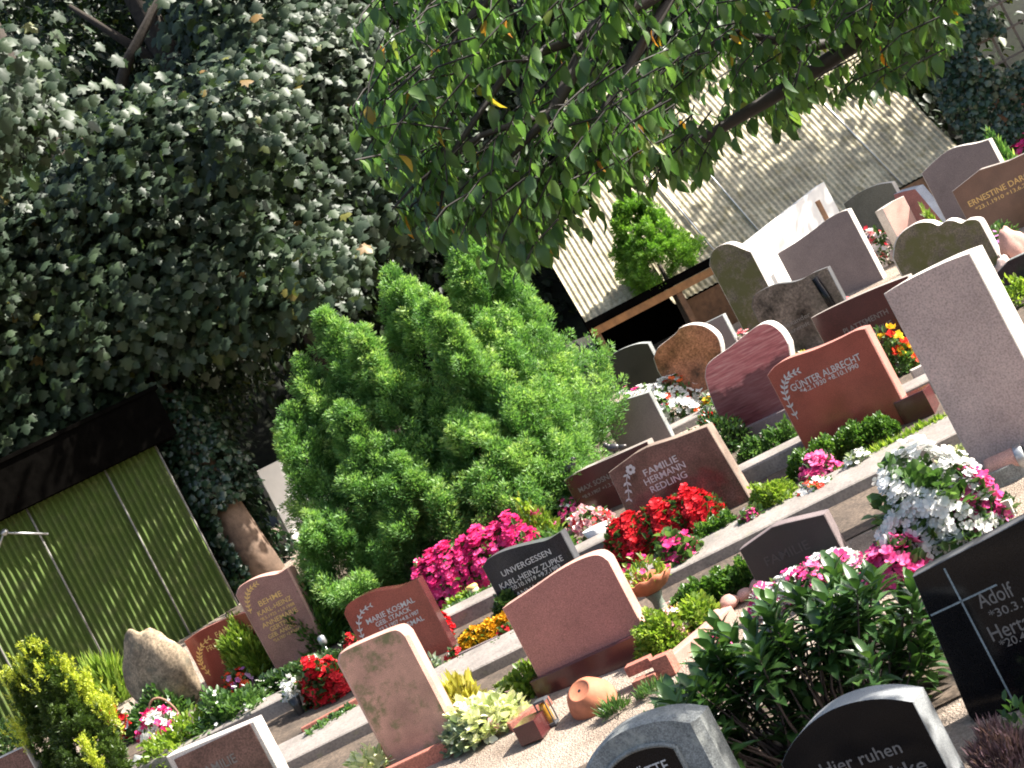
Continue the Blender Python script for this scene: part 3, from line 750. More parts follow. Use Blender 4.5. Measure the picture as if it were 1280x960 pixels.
# vases and lanterns
def vase(px, label, mat, r, h, cat='vase', name='vase', flare=1.25, up=0):
    p = at(*px) + Vector((0,0,up)); mb = MB()
    mb.lathe((0,0,0), [(0,0),(r*.8,0),(r*.85,h*.1),(r*.9,h*.5),(r*flare,h),(r*flare-.01,h),(r*.8,h*.55),(0,h*.5)], 18)
    o = mb.build(name, mat); o.location = p; tag(o, label, cat); return p
vase((725,662), 'grey-white planter with pink flowers beside the black gravestone', m_stela, .09, .17, 'planter', 'planter', 1.15)
vase((755,682), 'cream white square-looking planter between pink flowers and the red begonias', m_plasticwhite, .12, .22, 'planter', 'planter', 1.2)
v_dark = vase((378,894), 'narrow black vase holding white flowers on the lower left grave', m_black, .055, .2)
vase((113,935), 'dark vase beside the red flowers right of the golden yew', m_black, .05, .24, 'vase', 'vase', 1.2)
vase((1238,640), 'tall black grave vase beside the pink begonias below the stele', m_black, .1, .32, 'vase', 'vase', 1.2)
p = at(599,752); o = small('candle_jar', 'cream candle jar standing on the kerb left of the black gravestone', 'candle', p + Vector((0,0,.02)))
mb = MB(); mb.lathe((0,0,0), [(0,0),(.06,0),(.062,.13),(.055,.14),(0,.14)], 16); mb.build('jar', m_cream, o)
jar_ = [c for c in o.children][0]; mb = MB(); mb.lathe((0,0,.14), [(.064,0),(.066,.025),(.05,.04),(0,.04)], 16); mb.build('lid', m_gold, jar_)
p = at(416,826); o = small('stake_lamp', 'small metal grave lamp on a thin stake behind the rough hewn gravestone', 'lamp', p)
mb = MB(); mb.tube([(0,0,-.05),(0,0,.22)], .008, 6); mb.build('stake', m_metal, o)
stk_ = list(o.children)[0]; mb = MB(); mb.lathe((0,0,.2), [(0,0),(.035,0),(.045,.03),(.045,.09),(.03,.11),(0,.115)], 12); mb.build('lamp_head', m_metal, stk_)
# lying stone vase at the right margin
p = at(1262,598, .12); o = small('grave_vase', 'pinkish stone cylinder vase with silver rim lying on a ledge at the right margin', 'vase', p, R(-22))
mb = MB(); M = Matrix.Rotation(R(90), 3, 'Y'); mb.lathe((0,0,0), [(0,-.12),(.095,-.12),(.1,-.10),(.1,.13)], 20, 0, M); mb.build('cylinder', m_pinkedge, o)
mb = MB(); mb.lathe((0,0,0), [(.106,.13),(.11,.14),(.11,.19),(.1,.2),(.08,.2),(.08,.1)], 20, 0, M); mb.build('rim', m_metal, o)
edge((1225,615),(1330,565), .26, .12, 'grey stone ledge under the lying cylinder vase', m_slate)
# basket with handle
p = G(uv(196,880)[0], -196); o = small('flower_basket', 'wicker basket with a high arched handle in front of the tan boulder', 'basket', p)
mb = MB(); mb.lathe((0,0,0), [(0,0),(.12,0),(.15,.07),(.17,.14),(.16,.14),(.13,.06),(0,.05)], 20); mb.build('bowl', m_wicker, o)
mb = MB(); mb.tube([(.17*math.cos(t), 0, .14+.34*math.sin(t)) for t in [math.pi*i/14 for i in range(15)]], .014, 7); mb.build('handle', m_wicker, o)
# pebbles and cobbles along the right bed
for i, (px, r) in enumerate([((898,772),15),((913,757),19),((932,746),16),((950,735),18),((884,784),11),((968,728),13)]):
    rock('border_stone', 'rounded pinkish border stone in the row edging the bed below the small dark family gravestone', 'stone', px, uv(*px)[1]-4, r*1.5, r, m_pinkedge, .9, i+7, 2, rough=.1, group='border stones of the bed')
rock('boulder', 'pinkish upright rock among lilac flowers at the right edge below the gold-lettered stone', 'rock', (1272,316), -160, 34, 48, m_pinkedge, .7, 21, 3)
rock('boulder', 'pale grey rounded stone left of the pinkish rock at the right edge', 'rock', (1250,322), -164, 24, 24, m_stela, .8, 22, 3)
rock('boulder', 'white flat stone in front of the pinkish rock at the right edge', 'rock', (1272,334), -178, 40, 18, m_white, .8, 23, 3)
rock('boulder', 'small grey field stone below the red flowers right of the golden yew', 'rock', (170,950), -222, 34, 26, m_slate, .8, 24, 3)
rock('boulder', 'small pale field stone in the flower bed in front of the boulder', 'rock', (214,912), -214, 22, 18, m_stela, .8, 25, 3)
# ================================================================== plants
def mound(name, label, cat, px, wpx, hpx, kind, mat, n, size, blooms=None, depth_r=.8, rz=0.0, v=None, leafw=.5, up=.4, sharp=0.0, lump=.15, group=None, lift=0.0, base=None, fill=.45):
    """a bushy plant: leaves through an uneven dome, blooms near its skin.  wpx / hpx are its size in the photograph"""
    if base is None:
        u, vv = uv(*px); vv = vv if v is None else v
        c = G(u, vv)
    else: c = base; 
    k = c.y/F; rx, ry, h = wpx*k/2, wpx*k/2*depth_r, hpx*k
    def pts(n, lo):
        D = sphere_dirs(n, -.15)
        ph = rng.uniform(0, 6, 6)
        q = 1 + lump*(np.sin(4*D[:,0]+ph[0])*np.sin(5*D[:,1]+ph[1]) + np.sin(7*D[:,2]+6*D[:,0]+ph[2])*.7)
        rr = (lo + (1-lo)*rng.random(n)**.6)*q
        if sharp: q2 = 1-np.clip(D[:,2],0,1)*sharp
        else: q2 = 1
        P = np.stack([D[:,0]*rr*rx*q2, D[:,1]*rr*ry*q2, np.maximum(.01, D[:,2]*rr*h)], 1)
        return P, D
    P, D = pts(n, fill)
    T = D + np.array([0,0,up]) + jitter(n, .5); N = np.array([0,0,1.0]) + jitter(n, .45) + D*.3
    S = size*k*rng.uniform(.6, 1.25, n)
    o = leaves(name if not blooms else 'foliage', P, T, N, S, kind, mat, None, leafw)
    root = o
    if blooms:
        root = empty(name, c, rz, label, cat, group); o.parent = root
        if isinstance(blooms, tuple): blooms = [blooms]
        for bi, (bk, bm_, bn, bs) in enumerate(blooms):
            P, D = pts(bn, .86)
            ok = D[:,2] > -.05; P, D = P[ok], D[ok]; P = P*np.array([1.06,1.06,1.1])
            leaves('blooms', P, np.cross(D, jitter(len(P),1)), D*.8+np.array([0,-.3,.5])+jitter(len(P),.3), bs*k*rng.uniform(.7,1.2,len(P))/2, bk, bm_, root)
    else:
        root.location = c; root.rotation_euler = (0,0,rz); tag(root, label, cat, group)
    root.location.z += lift
    return root
def strip_plant(name, label, cat, a, b_, wpx, hpx, kind, mat, n, size, blooms=None, leafw=.5, up=.4, group=None, lump=.2, boxy=.0):
    """a low hedge or bed edging running between two photo points on the ground"""
    A, B = at(*a), at(*b_); L_ = B-A; k = (A.y+B.y)/2/F; w, h = wpx*k/2, hpx*k
    ax = np.array(L_); side = np.array([-L_.y, L_.x, 0])/math.hypot(L_.x, L_.y)
    def pts(n, lo):
        t = rng.random(n); ang = rng.uniform(-.1, np.pi+.1, n); ph = rng.uniform(0, 6, 3)
        rr = lo+(1-lo)*rng.random(n)**.6
        e = np.minimum(1, 5*np.minimum(t, 1-t)+.35)
        q = e*(1+lump*(np.sin(t*23+ph[0])*.5+np.sin(t*51+ph[1]+ang)*.5))
        c_, s_ = np.cos(ang), np.sin(ang)
        if boxy: c_, s_ = np.sign(c_)*np.abs(c_)**boxy, np.sign(s_)*np.abs(s_)**boxy
        P = t[:,None]*ax + side*(c_*rr*q*w)[:,None] + np.array([0,0,1])*(np.maximum(0.02, s_*rr*q*h))[:,None]
        D = side*np.cos(ang)[:,None] + np.array([0,0,1])*np.sin(ang)[:,None]
        return P, D
    P, D = pts(n, .45)
    o = leaves('foliage' if blooms else name, P, D+np.array([0,0,up])+jitter(n,.5), np.array([0,0,1.0])+jitter(n,.45)+D*.3, size*k*rng.uniform(.6,1.25,n), kind, mat, None, leafw)
    if blooms:
        root = empty(name, A, 0, label, cat, group); o.parent = root
        if isinstance(blooms, tuple): blooms = [blooms]
        for (bk, bm_, bn, bs) in blooms:
            P, D = pts(bn, .85)
            leaves('blooms', P*np.array([1,1,1.1])+np.array([0,-.012,.022]), np.cross(D, jitter(bn,1)), D*.8+np.array([0,-.3,.5])+jitter(bn,.3), bs*k*rng.uniform(.7,1.2,bn)/2, bk, bm_, root)
        return root
    o.location = A
    return tag(o, label, cat, group)

# --- beds in front of the second row
strip_plant('begonia_bed', 'broad mound of bright red begonias in front of the brown family gravestone', 'flowers', (768,712),(912,650), 60, 48, 'oval', g_dark, 2600, 11, ('flower', p_red, 2200, 9.5), .7, lump=.13)
mound('cosmos_plant', 'single white bloom rising out of the red begonia mound', 'flower', (840,655), 12, 34, 'oval', g_dark, 25, 8, ('pompom', p_white, 7, 9))
mound('geranium', 'pink geranium with green leaves below the red begonia mound, beside the terracotta bowl', 'flowers', (858,712), 56, 46, 'oval', g_mid, 520, 13, ('flower', p_hot, 95, 13), .7, leafw=.8)
strip_plant('ground_cover', 'low light green ground cover left of the pink geranium', 'plants', (775,735),(828,708), 46, 12, 'oval', g_mid, 1100, 8, None, leafw=.6)
strip_plant('box_hedge', 'small clipped dark green hedge between the red begonias and the concrete path', 'hedge', (872,688),(930,660), 32, 26, 'oval', g_box, 1800, 6, None, leafw=.6, boxy=.6)
mound('impatiens', 'pink and white impatiens between the small hedge and the round box bush', 'flowers', (946,662), 30, 26, 'oval', g_mid, 260, 9, [('flower', p_pink, 60, 8), ('flower', p_white, 22, 7)], .7)
mound('box_bush', 'round bright green box bush on the edge of the concrete path', 'shrub', (975,640), 66, 42, 'oval', g_lime, 2600, 6.5, None, .8, leafw=.6)
mound('impatiens', 'deep pink impatiens clump below the dark hedge of the glossy red gravestone', 'flowers', (1032,602), 54, 32, 'oval', g_dark, 420, 9, ('flower', p_pink, 240, 12), .7)
mound('impatiens', 'white and pink impatiens glaring in the sun beside the round box bush', 'flowers', (1026,622), 50, 24, 'oval', g_mid, 240, 9, [('flower', p_white, 120, 9), ('flower', p_orange, 35, 8)], .7)
mound('alyssum', 'cluster of small white flowers in front of the dark hedge', 'flowers', (1079,592), 36, 28, 'oval', g_grey, 260, 8, ('flower', p_white, 90, 7), .7)
strip_plant('box_hedge', 'dark green hedge along the foot of the glossy red gravestone', 'hedge', (990,604),(1128,540), 44, 33, 'oval', g_box, 6000, 6, None, leafw=.5, boxy=.75)
strip_plant('grass_edging', 'sunlit yellow-green strip of low plants along the concrete path near the stele', 'plants', (1052,600),(1200,528), 26, 13, 'blade', g_lime, 2300, 11, None, leafw=.3, up=.9)
mound('begonia', 'red begonia bush in front of the right part of the polished red gravestone', 'flowers', (537,815), 66, 44, 'oval', g_dark, 600, 11, ('flower', p_red, 720, 9.5), .8, lump=.25, leafw=.7)
mound('begonia', 'red begonia bush to the left behind the rough hewn gravestone', 'flowers', (418,872), 62, 46, 'oval', g_dark, 560, 11, ('flower', p_red, 700, 9.5), .8, lump=.25, leafw=.7)
mound('begonia', 'few red blooms at the left corner of the polished red gravestone', 'flowers', (446,815), 26, 22, 'oval', g_dark, 110, 9, ('flower', p_red, 60, 8))
strip_plant('marigolds', 'strip of yellow marigolds in front of the black gravestone with wave top', 'flowers', (580,816),(655,780), 22, 17, 'oval', g_mid, 520, 8, ('pompom', p_yellow, 260, 10), leafw=.5)
mound('begonia', 'tiny red begonia at the left end of the marigolds', 'flowers', (572,826), 22, 15, 'oval', g_dark, 90, 8, ('flower', p_red, 38, 8))
mound('begonia', 'small red bloom cluster at the right end of the marigolds', 'flowers', (637,800), 18, 18, 'oval', g_dark, 90, 8, ('flower', p_red, 40, 8))
strip_plant('ground_cover', 'low grey-green creeping plants below the marigolds beside the concrete path', 'plants', (545,850),(665,798), 24, 9, 'oval', g_mid, 1100, 8, None, leafw=.6)
mound('rock_plant', 'pale green rosette plant at the left end of the marigold bed', 'plant', (552,846), 24, 22, 'oval', g_grey, 160, 9)
mound('ivy_plant', 'small ivy growing at the left foot of the black gravestone', 'plant', (640,770), 34, 30, 'oval', g_dark, 420, 8, leafw=.8)
strip_plant('ground_cover', 'dark green low plants on the grave left of the concrete path', 'plants', (385,935),(450,893), 40, 14, 'oval', g_mid, 1300, 8, None, leafw=.6)
mound('white_asters', 'bunch of white flowers in the narrow black vase', 'flowers', (378,888), 26, 20, 'oval', g_mid, 50, 8, ('pompom', p_white, 60, 9), lift=.17)
strip_plant('ground_cover', 'thin green planting at the back of the polished red gravestone', 'plants', (560,770),(600,748), 30, 12, 'oval', g_lime, 700, 8, None, leafw=.6)
mound('shrubby_plant', 'leafy green plants between the black gravestone and the brown mottled one', 'plants', (700,700), 70, 40, 'oval', g_mid, 700, 10, ('flower', p_pink, 8, 10))
mound('impatiens', 'pale pink and dark red blooms in the cream planter', 'flowers', (745,672), 54, 24, 'oval', g_mid, 120, 9, [('pompom', p_blush, 70, 10), ('flower', p_red, 26, 9)], lift=.12)
mound('impatiens', 'pink blooms in the grey-white planter', 'flowers', (722,655), 34, 22, 'oval', g_mid, 80, 9, [('flower', p_pink, 45, 8), ('flower', p_white, 10, 7)], lift=.1)
# --- third row
strip_plant('impatiens_bed', 'long sunny mound of magenta flowers in front of the low dark grey gravestone', 'flowers', (530,768),(690,694), 62, 60, 'oval', g_mid, 1500, 10, ('flower', p_hot, 1250, 10), lump=.12)
strip_plant('ground_cover', 'dark green leaves along the lower edge of the magenta flower mound', 'plants', (560,778),(690,716), 40, 14, 'oval', g_mid, 1200, 9, None, leafw=.6)
mound('rose_bush', 'green rose bush with a few salmon blooms right of the magenta mound', 'rose bush', (682,690), 60, 66, 'oval', g_lime, 900, 9, ('pompom', p_pink, 9, 14), .7)
mound('yew_bush', 'feathery dark green yew bush right of the dusky pink gravestone', 'shrub', (410,805), 72, 82, 'blade', g_box, 5200, 11, None, .9, leafw=.28, up=.8, lump=.2)
mound('juniper', 'rounded green juniper bush between the two gold-lettered gravestones', 'shrub', (322,842), 62, 66, 'blade', g_lime, 5200, 10, None, .9, leafw=.28, up=.9)
strip_plant('ground_cover', 'low dark green creepers on the grave below the dusky pink gravestone', 'plants', (320,872),(432,826), 56, 16, 'oval', g_dark, 2200, 9, None, leafw=.6)
mound('geranium', 'single scarlet bloom in front of the round juniper', 'flowers', (328,842), 16, 16, 'oval', g_mid, 60, 7, ('flower', p_orange, 18, 7))
mound('geranium', 'scarlet and magenta blooms at the right side of the tan boulder', 'flowers', (300,862), 36, 24, 'oval', g_mid, 160, 8, [('flower', p_orange, 40, 8), ('flower', p_lilac, 16, 8)])
mound('bedding_plants', 'mixed green bedding plants with tiny white flowers right of the flower basket', 'plants', (300,908), 110, 46, 'oval', g_mid, 2200, 10, ('flower', p_white, 45, 6), .7, lump=.25)
mound('bedding_plants', 'yellow-green bedding plants in front of the flower basket', 'plants', (228,945), 120, 36, 'oval', g_lime, 1500, 10, None, .7, lump=.25)
mound('bedding_plants', 'low green plants at the foot of the tan boulder', 'plants', (205,905), 90, 40, 'oval', g_mid, 1200, 9, ('flower', p_white, 18, 7), .7)
mound('hydrangea', 'lilac and cream flower head in front of the tan boulder', 'flowers', (222,884), 52, 44, 'oval', g_mid, 260, 9, [('flower', p_lilac, 70, 8), ('flower', p_cream if False else p_white, 30, 7)])
mound('carnations', 'white and hot pink flowers filling the wicker basket', 'flowers', (194,898), 56, 30, 'oval', g_mid, 160, 8, [('flower', p_white, 110, 11), ('pompom', p_hot, 40, 13)], v=-204, lift=.14)
mound('carnations', 'red blooms just right of the golden yew', 'flowers', (146,918), 34, 34, 'oval', g_mid, 120, 9, ('pompom', p_red, 26, 14))
mound('carnations', 'round red bloom in the dark vase right of the golden yew', 'flowers', (155,928), 20, 20, 'oval', g_mid, 30, 9, ('pompom', p_red, 12, 13))
mound('tall_grass', 'sunny green tuft of grass at the foot of the mossy shed wall', 'grass tuft', (152,892), 60, 58, 'blade', g_lime, 800, 26, None, .6, leafw=.14, up=1.6, v=-128)
mound('carnations', 'white and salmon blooms at the left edge of the photo beside the golden yew', 'flowers', (8,905), 30, 22, 'oval', g_mid, 100, 9, ('pompom', p_blush, 18, 13))
mound('cotoneaster', 'bluish dark green bush below the salmon blooms at the left edge', 'shrub', (10,945), 80, 50, 'oval', g_dark, 1200, 8)
# --- row with its backs to us
strip_plant('box_hedge', 'glossy dark green hedge between the small dark family gravestone and the terracotta bowl', 'hedge', (846,775),(962,722), 50, 32, 'oval', g_box, 4200, 7, None, leafw=.6, boxy=.8)
mound('box_bush', 'bright green leafy bush in front of the glossy dark hedge', 'shrub', (872,784), 66, 34, 'oval', g_lime, 1500, 8, None, .8, leafw=.6)
mound('box_bush', 'yellow-green ball of box right behind the rose granite gravestone', 'shrub', (832,812), 62, 48, 'oval', g_lime, 2200, 7, None, .85, leafw=.6)
mound('dwarf_dahlia', 'peach and orange flowers between the two yellow-green bushes', 'flowers', (850,798), 46, 40, 'oval', g_gold, 160, 9, [('flower', p_blush, 45, 10), ('flower', p_orange, 14, 9)])
mound('bowl_plants', 'trailing pale plants and pink blooms in the scalloped terracotta bowl', 'flowers', (833,740), 56, 34, 'oval', g_lime, 90, 13, [('flower', p_hot, 26, 9)], .9, leafw=.4, up=.6, base=bowl_top-Vector((0,0,.03)))
mound('coleus', 'white-leaved bedding plants glaring in the sun beside the rough hewn gravestone', 'plants', (612,915), 110, 42, 'oval', g_cream, 900, 14, ('flower', p_blush, 12, 10), .7, leafw=.7)
mound('coleus', 'white-edged green plant in the corner of the red edging', 'plant', (590,930), 60, 34, 'oval', g_grey, 320, 13, ('flower', p_pink, 6, 9), .7, leafw=.7)
mound('celosia', 'golden yellow plumed plants behind the white-leaved bedding plants', 'plants', (578,892), 66, 44, 'blade', g_gold, 420, 18, None, .7, leafw=.35, up=1.1)
mound('ground_cover', 'green creeping plants left of the rose granite plinth', 'plants', (660,868), 84, 30, 'oval', g_lime, 1100, 10, None, .6, leafw=.6)
mound('ground_cover', 'small white-green plant at the left foot of the rough hewn gravestone', 'plant', (470,972), 60, 36, 'oval', g_cream, 200, 14, leafw=.6)
strip_plant('begonia_bed', 'white and pink begonias in front of the small dark family gravestone', 'flowers', (945,775),(1075,705), 34, 26, 'oval', g_mid, 700, 11, [('flower', p_white, 420, 14), ('flower', p_pink, 110, 16)])
mound('begonia_bed', 'big mound of white begonias below the tall stele', 'flowers', (1192,688), 136, 108, 'oval', g_mid, 1500, 17, [('flower', p_white, 900, 15)], .7, v=-425, leafw=.8, lump=.22)
mound('begonia', 'deep pink begonias at the right of the white begonia mound', 'flowers', (1232,665), 74, 66, 'oval', g_dark, 200, 18, [('flower', p_pink, 180, 17)], .7, v=-430, leafw=.8)
mound('begonia', 'bright pink begonias at the left foot of the white begonia mound', 'flowers', (1122,712), 80, 44, 'oval', g_dark, 200, 16, [('flower', p_pink, 230, 17)], .7, v=-440, leafw=.8)
mound('begonia', 'pink begonias among the tips of the leathery laurel bush', 'flowers', (1020,752), 56, 36, 'oval', g_dark, 120, 14, [('flower', p_pink, 90, 12)], .7, v=-412)
mound('begonia', 'small pink bloom cluster at the left end of the laurel bush', 'flowers', (905,812), 36, 26, 'oval', g_dark, 70, 12, [('flower', p_pink, 36, 11)], .7)
mound('ground_cover', 'bright yellow-white plants at the left foot of the tall stele', 'plants', (1200,590), 50, 34, 'oval', g_cream, 240, 11, leafw=.6, v=-362)
mound('spurge', 'fresh bright green leaves at the bottom edge of the photo left of the hewn stone', 'plant', (345,985), 130, 40, 'oval', g_lime, 320, 17, None, .5, v=-372, leafw=.7)
# --- upper rows on the right
mound('begonia_bed', 'white and pink begonias behind the small plain grey gravestone', 'flowers', (845,528), 110, 50, 'oval', g_mid, 700, 9, [('flower', p_white, 300, 10), ('flower', p_orange, 40, 9)], .6, v=-134)
mound('begonia_bed', 'white and pink flowers below the low dark gravestone in the shed shade', 'flowers', (800,500), 70, 40, 'oval', g_mid, 400, 9, [('flower', p_white, 150, 9), ('flower', p_pink, 40, 9)], .6, v=-118)
mound('begonia', 'scarlet flowers between the two heart-shaped gravestones', 'flowers', (884,522), 26, 20, 'oval', g_mid, 120, 8, [('pompom', p_red, 46, 9)], v=-166)
mound('pansies', 'yellow and white pansies left of the striped heart stone', 'flowers', (884,500), 24, 22, 'oval', g_mid, 120, 8, [('flower', p_yellow, 22, 8), ('flower', p_white, 22, 8)], v=-150)
mound('silver_leaf', 'silvery blue-leaved plant behind the brown mottled gravestone', 'plant', (860,545), 48, 26, 'oval', g_grey, 420, 9, v=-186)
mound('box_bush', 'dark green planting left of the striped heart stone', 'shrub', (905,560), 66, 50, 'oval', g_dark, 1300, 8, None, .7, v=-200)
strip_plant('cotoneaster', 'dark green sprawling shrub in front of the striped heart stone', 'shrub', (930,592),(1010,552), 40, 32, 'oval', g_mid, 2200, 7.5, None, leafw=.5)
mound('begonia', 'red and white flowers behind the striped heart stone', 'flowers', (932,424), 50, 40, 'oval', g_mid, 220, 8, [('flower', p_mix, 130, 8)], v=-120)
mound('pansies', 'small white and violet flowers right of the striped heart stone', 'flowers', (998,444), 22, 18, 'oval', g_gold, 120, 8, [('flower', p_white, 14, 8)], v=-150)
mound('daisies', 'white daisies with a few red blooms left of the maroon gravestone', 'flowers', (1056,390), 28, 46, 'oval', g_mid, 160, 8, [('flower', p_mix, 60, 8)], v=-128)
mound('zinnias', 'yellow and red flowers right of the glossy red gravestone', 'flowers', (1130,468), 50, 56, 'oval', g_mid, 420, 9, [('pompom', p_yr, 26, 15)], .7, v=-214, fill=.3)
mound('begonia', 'sunlit red and white begonias right of the swept-up taupe gravestone', 'flowers', (1108,322), 42, 42, 'oval', g_mid, 220, 8, [('flower', p_mix, 130, 8)], v=-84)
mound('bowl_flowers', 'violet flowers beside the small clipped hedge', 'flowers', (1092,298), 22, 18, 'oval', g_mid, 70, 8, [('flower', p_lilac, 26, 7)], v=-62)
strip_plant('box_hedge', 'small clipped bright green hedge between the olive and the pale pink gravestones', 'hedge', (1078,300),(1108,285), 24, 20, 'oval', g_box, 900, 6, None, boxy=.6)
mound('thuja', 'sunny lime green thuja between the red and mauve-grey gravestones', 'shrub', (1172,292), 30, 56, 'blade', g_lime, 900, 9, None, .9, leafw=.3, up=1, sharp=.5, v=-104)
mound('thuja', 'bright green pointed thuja right of the mauve-grey gravestone', 'shrub', (1266,228), 58, 84, 'blade', g_conifer, 2600, 10, None, .9, leafw=.3, up=1, sharp=.6, v=-86)
mound('heather', 'lilac pink small flowers left of the pinkish rock at the right edge', 'flowers', (1245,318), 46, 34, 'oval', g_dark, 320, 7, [('flower', p_lilac, 46, 7)], v=-150)
mound('shrubby_plant', 'dark green leaves below the gold lettering of the brown stone at the right edge', 'plants', (1240,300), 70, 40, 'oval', g_mid, 600, 8, v=-140)
mound('begonia_bed', 'hot pink flowers at the right edge near the ivy', 'flowers', (1290,196), 66, 30, 'oval', g_mid, 260, 9, [('flower', p_hot, 160, 9)], v=-54)
mound('ground_cover', 'green grass plants at the right margin behind the stele', 'plants', (1268,362), 60, 34, 'oval', g_lime, 500, 8, v=-206)
# --- front
mound('grass_tuft', 'fresh green patch of grass on the sand left of the laurel bush', 'grass tuft', (862,882), 74, 18, 'blade', g_mid, 1100, 18, None, .8, leafw=.16, up=1)
mound('grass_tuft', 'thin grass fringe along the foot of the terracotta bowl', 'grass tuft', (768,892), 40, 12, 'blade', g_mid, 200, 16, None, .5, leafw=.14, up=1.2)
mound('grass_tuft', 'thin grass fringe below the two stacked bricks', 'grass tuft', (815,868), 44, 10, 'blade', g_mid, 160, 14, None, .5, leafw=.14, up=1.2)
mound('heather', 'dusty pink heather at the bottom right corner in front of the black cross stone', 'heather', (1275,992), 90, 66, 'blade', g_heath, 2600, 14, None, .8, leafw=.14, up=1.2, v=-720)
mound('euonymus', 'light green shoot of a bush at the bottom edge beside the arched black gravestone', 'shrub', (1272,905), 40, 50, 'oval', g_mid, 60, 15, None, .8, v=-690)
# leathery laurel bush: woody stems with whorls of long leaves
def laurel_bush():
    c = G(uv(1010,905)[0], -590); k = c.y/F
    root = empty('laurel_bush', c, 0, 'leathery dark green rhododendron-like bush with bare lower stems between the front gravestones', 'shrub')
    mb = MB(); P, T, N, S = [], [], [], []
    tips = []
    for i in range(112):
        t = rng.uniform(-1, 1); x = t*1.0 + rng.normal(0, .06); y = rng.normal(.12, .22)
        top = .92 - .30*abs(t)**2.2 + .12*t
        z = top*(rng.uniform(.78, 1.0) if i < 62 else rng.uniform(.2, .8))
        tips.append((x, y, z))
    for (x, y, z) in tips:
        b0 = Vector((x*.42+rng.normal(0,.06), y*.4, -.02)); tip = Vector((x, y, z)); mid = (b0+tip)/2 + Vector((rng.normal(0,.05), rng.normal(0,.05), -.05))
        mb.tube([b0, b0.lerp(mid,.6)+Vector((0,0,.01)), mid, tip], [.013,.011,.009,.005], 5)
        ax = (tip-mid).normalized(); ax = Vector((ax.x*.5, ax.y*.5, 1)).normalized()
        for w in range(19):
            a = w*2.4; e = .12+.88*(w/18); lo = .015*w
            u_ = ax.cross(Vector((1,.2,0))).normalized(); v_ = ax.cross(u_)
            out = u_*math.cos(a)+v_*math.sin(a)
            tdir = ax*(1.1-e*1.0)+out*(.35+e*.75)+Vector((0,0,-.12*e))
            P.append(tip-ax*lo*.9); T.append(tdir+Vector(rng.normal(0,.12,3))); N.append(ax-out*.25); S.append(rng.uniform(.13,.215))
    mb.build('stems', plain('brown_twigs', (.07,.045,.035), .8), root)
    leaves('foliage', P, T, N, S, 'cherry', g_laurel, root, .38)
laurel_bush()
# golden yew at the left
def plume_bush(name, label, cat, base, leaders, mats, n_pl, per, blade, root_name='crown', trunk=None, width=.3, plen=.3, bough=12, spread=.75):
    root = empty(name, base, 0, label, cat)
    PP, TT, SS, RR = [], [], [], []
    for (lx, ly, lz0, lh, lr, share, pw) in leaders:
        m = int(n_pl*share)
        nb = max(6, m//bough); bi = rng.integers(0, nb, m)
        zb = rng.random(nb)**.85; ab = rng.uniform(0, 2*np.pi, nb)
        z = np.clip(zb[bi]+rng.normal(0,.04,m), 0, 1); a = ab[bi]+rng.normal(0,.19,m)
        ph = rng.uniform(0, 6, 4)
        prof = np.minimum(1, (1-z)**pw*1.15)*np.minimum(1, .62+z*2.2)
        rad = lr*prof*(.80+.22*np.sin(3*a+ph[0]+z*7)*np.sin(z*17+ph[1])+.12*rng.random(m))*np.where(rng.random(m) < .2, .6, 1)*(.88+.22*rng.random(nb))[bi]
        out = np.stack([np.cos(a), np.sin(a), np.zeros(m)], 1)
        Pc = np.stack([lx+out[:,0]*rad, ly+out[:,1]*rad, lz0+z*lh], 1)
        A = unit(out*(spread*(1-z*.6))[:,None] + np.array([0,0,.75]) + jitter(m, .22))
        L_ = plen*rng.uniform(.55, 1.2, m)*(.6+.4*(1-z))
        hue = np.clip(.45+rng.normal(0,.2,nb)[bi]+rng.normal(0,.1,m), 0, 1)
        t = rng.random((m, per))
        side = unit(jitter(m*per, 1)).reshape(m, per, 3)
        side = side - (side*A[:,None,:]).sum(2, keepdims=True)*A[:,None,:]
        side = side/np.maximum(1e-6, np.linalg.norm(side, axis=2, keepdims=True))
        wv = (.10+.30*np.sin(np.pi*np.minimum(1, t*.9+.12)))[...,None]*L_[:,None,None]
        P = Pc[:,None,:] + A[:,None,:]*(t*L_[:,None])[...,None] + side*wv*rng.random((m, per, 1))**.5
        T = A[:,None,:]*.75 + side*.75 + rng.normal(0, .25, (m, per, 3))
        PP.append(P.reshape(-1,3)); TT.append(T.reshape(-1,3)); SS.append(blade*rng.uniform(.6,1.3,m*per))
        RR.append(np.clip(np.repeat(hue, per)*.55 + .22*rng.random(m*per) + .45*t.reshape(-1) - .08, 0, 1))
    P, T, S, Rn = np.concatenate(PP), np.concatenate(TT), np.concatenate(SS), np.concatenate(RR)
    leaves(root_name, P, T, jitter(len(P), 1), S, 'blade', mats, root, width, Rn)
    if trunk:
        mb = MB()
        for pts_, r in trunk: mb.tube(pts_, r, 8)
        mb.build('trunk', m_bark, root)
    return root
b = G(-682, -226); k = b.y/F
yw = plume_bush('golden_yew', 'upright golden yew with dark green middle and yellow-green shoots at the lower left', 'shrub', b,
    [(.0,0,0,1.8,.29,.8,.6),(-.38,.12,0,1.6,.15,.3,.6)], g_yew, 1700, 75, .034, plen=.14, bough=3, trunk=[([(0,0,-.1),(0,0,.8)], [.05,.02])])
P, T = [], []
for (x, y, h, r) in [(.0,0,1.85,.14),(.08,-.05,1.6,.2),(-.38,.1,1.7,.13),(.3,-.02,1.3,.08),(.38,-.02,1.0,.08),(.2,-.03,1.5,.08),(-.15,0,1.75,.08),(-.52,.05,1.2,.08),(.14,-.35,.7,.05)]:
    for i in range(int(24+r*210)):
        P.append((x+rng.normal(0,r*.5), y+rng.normal(0,r*.5), h-.1-abs(rng.normal(0,.18)))); 
Pn = np.array(P); m = 34
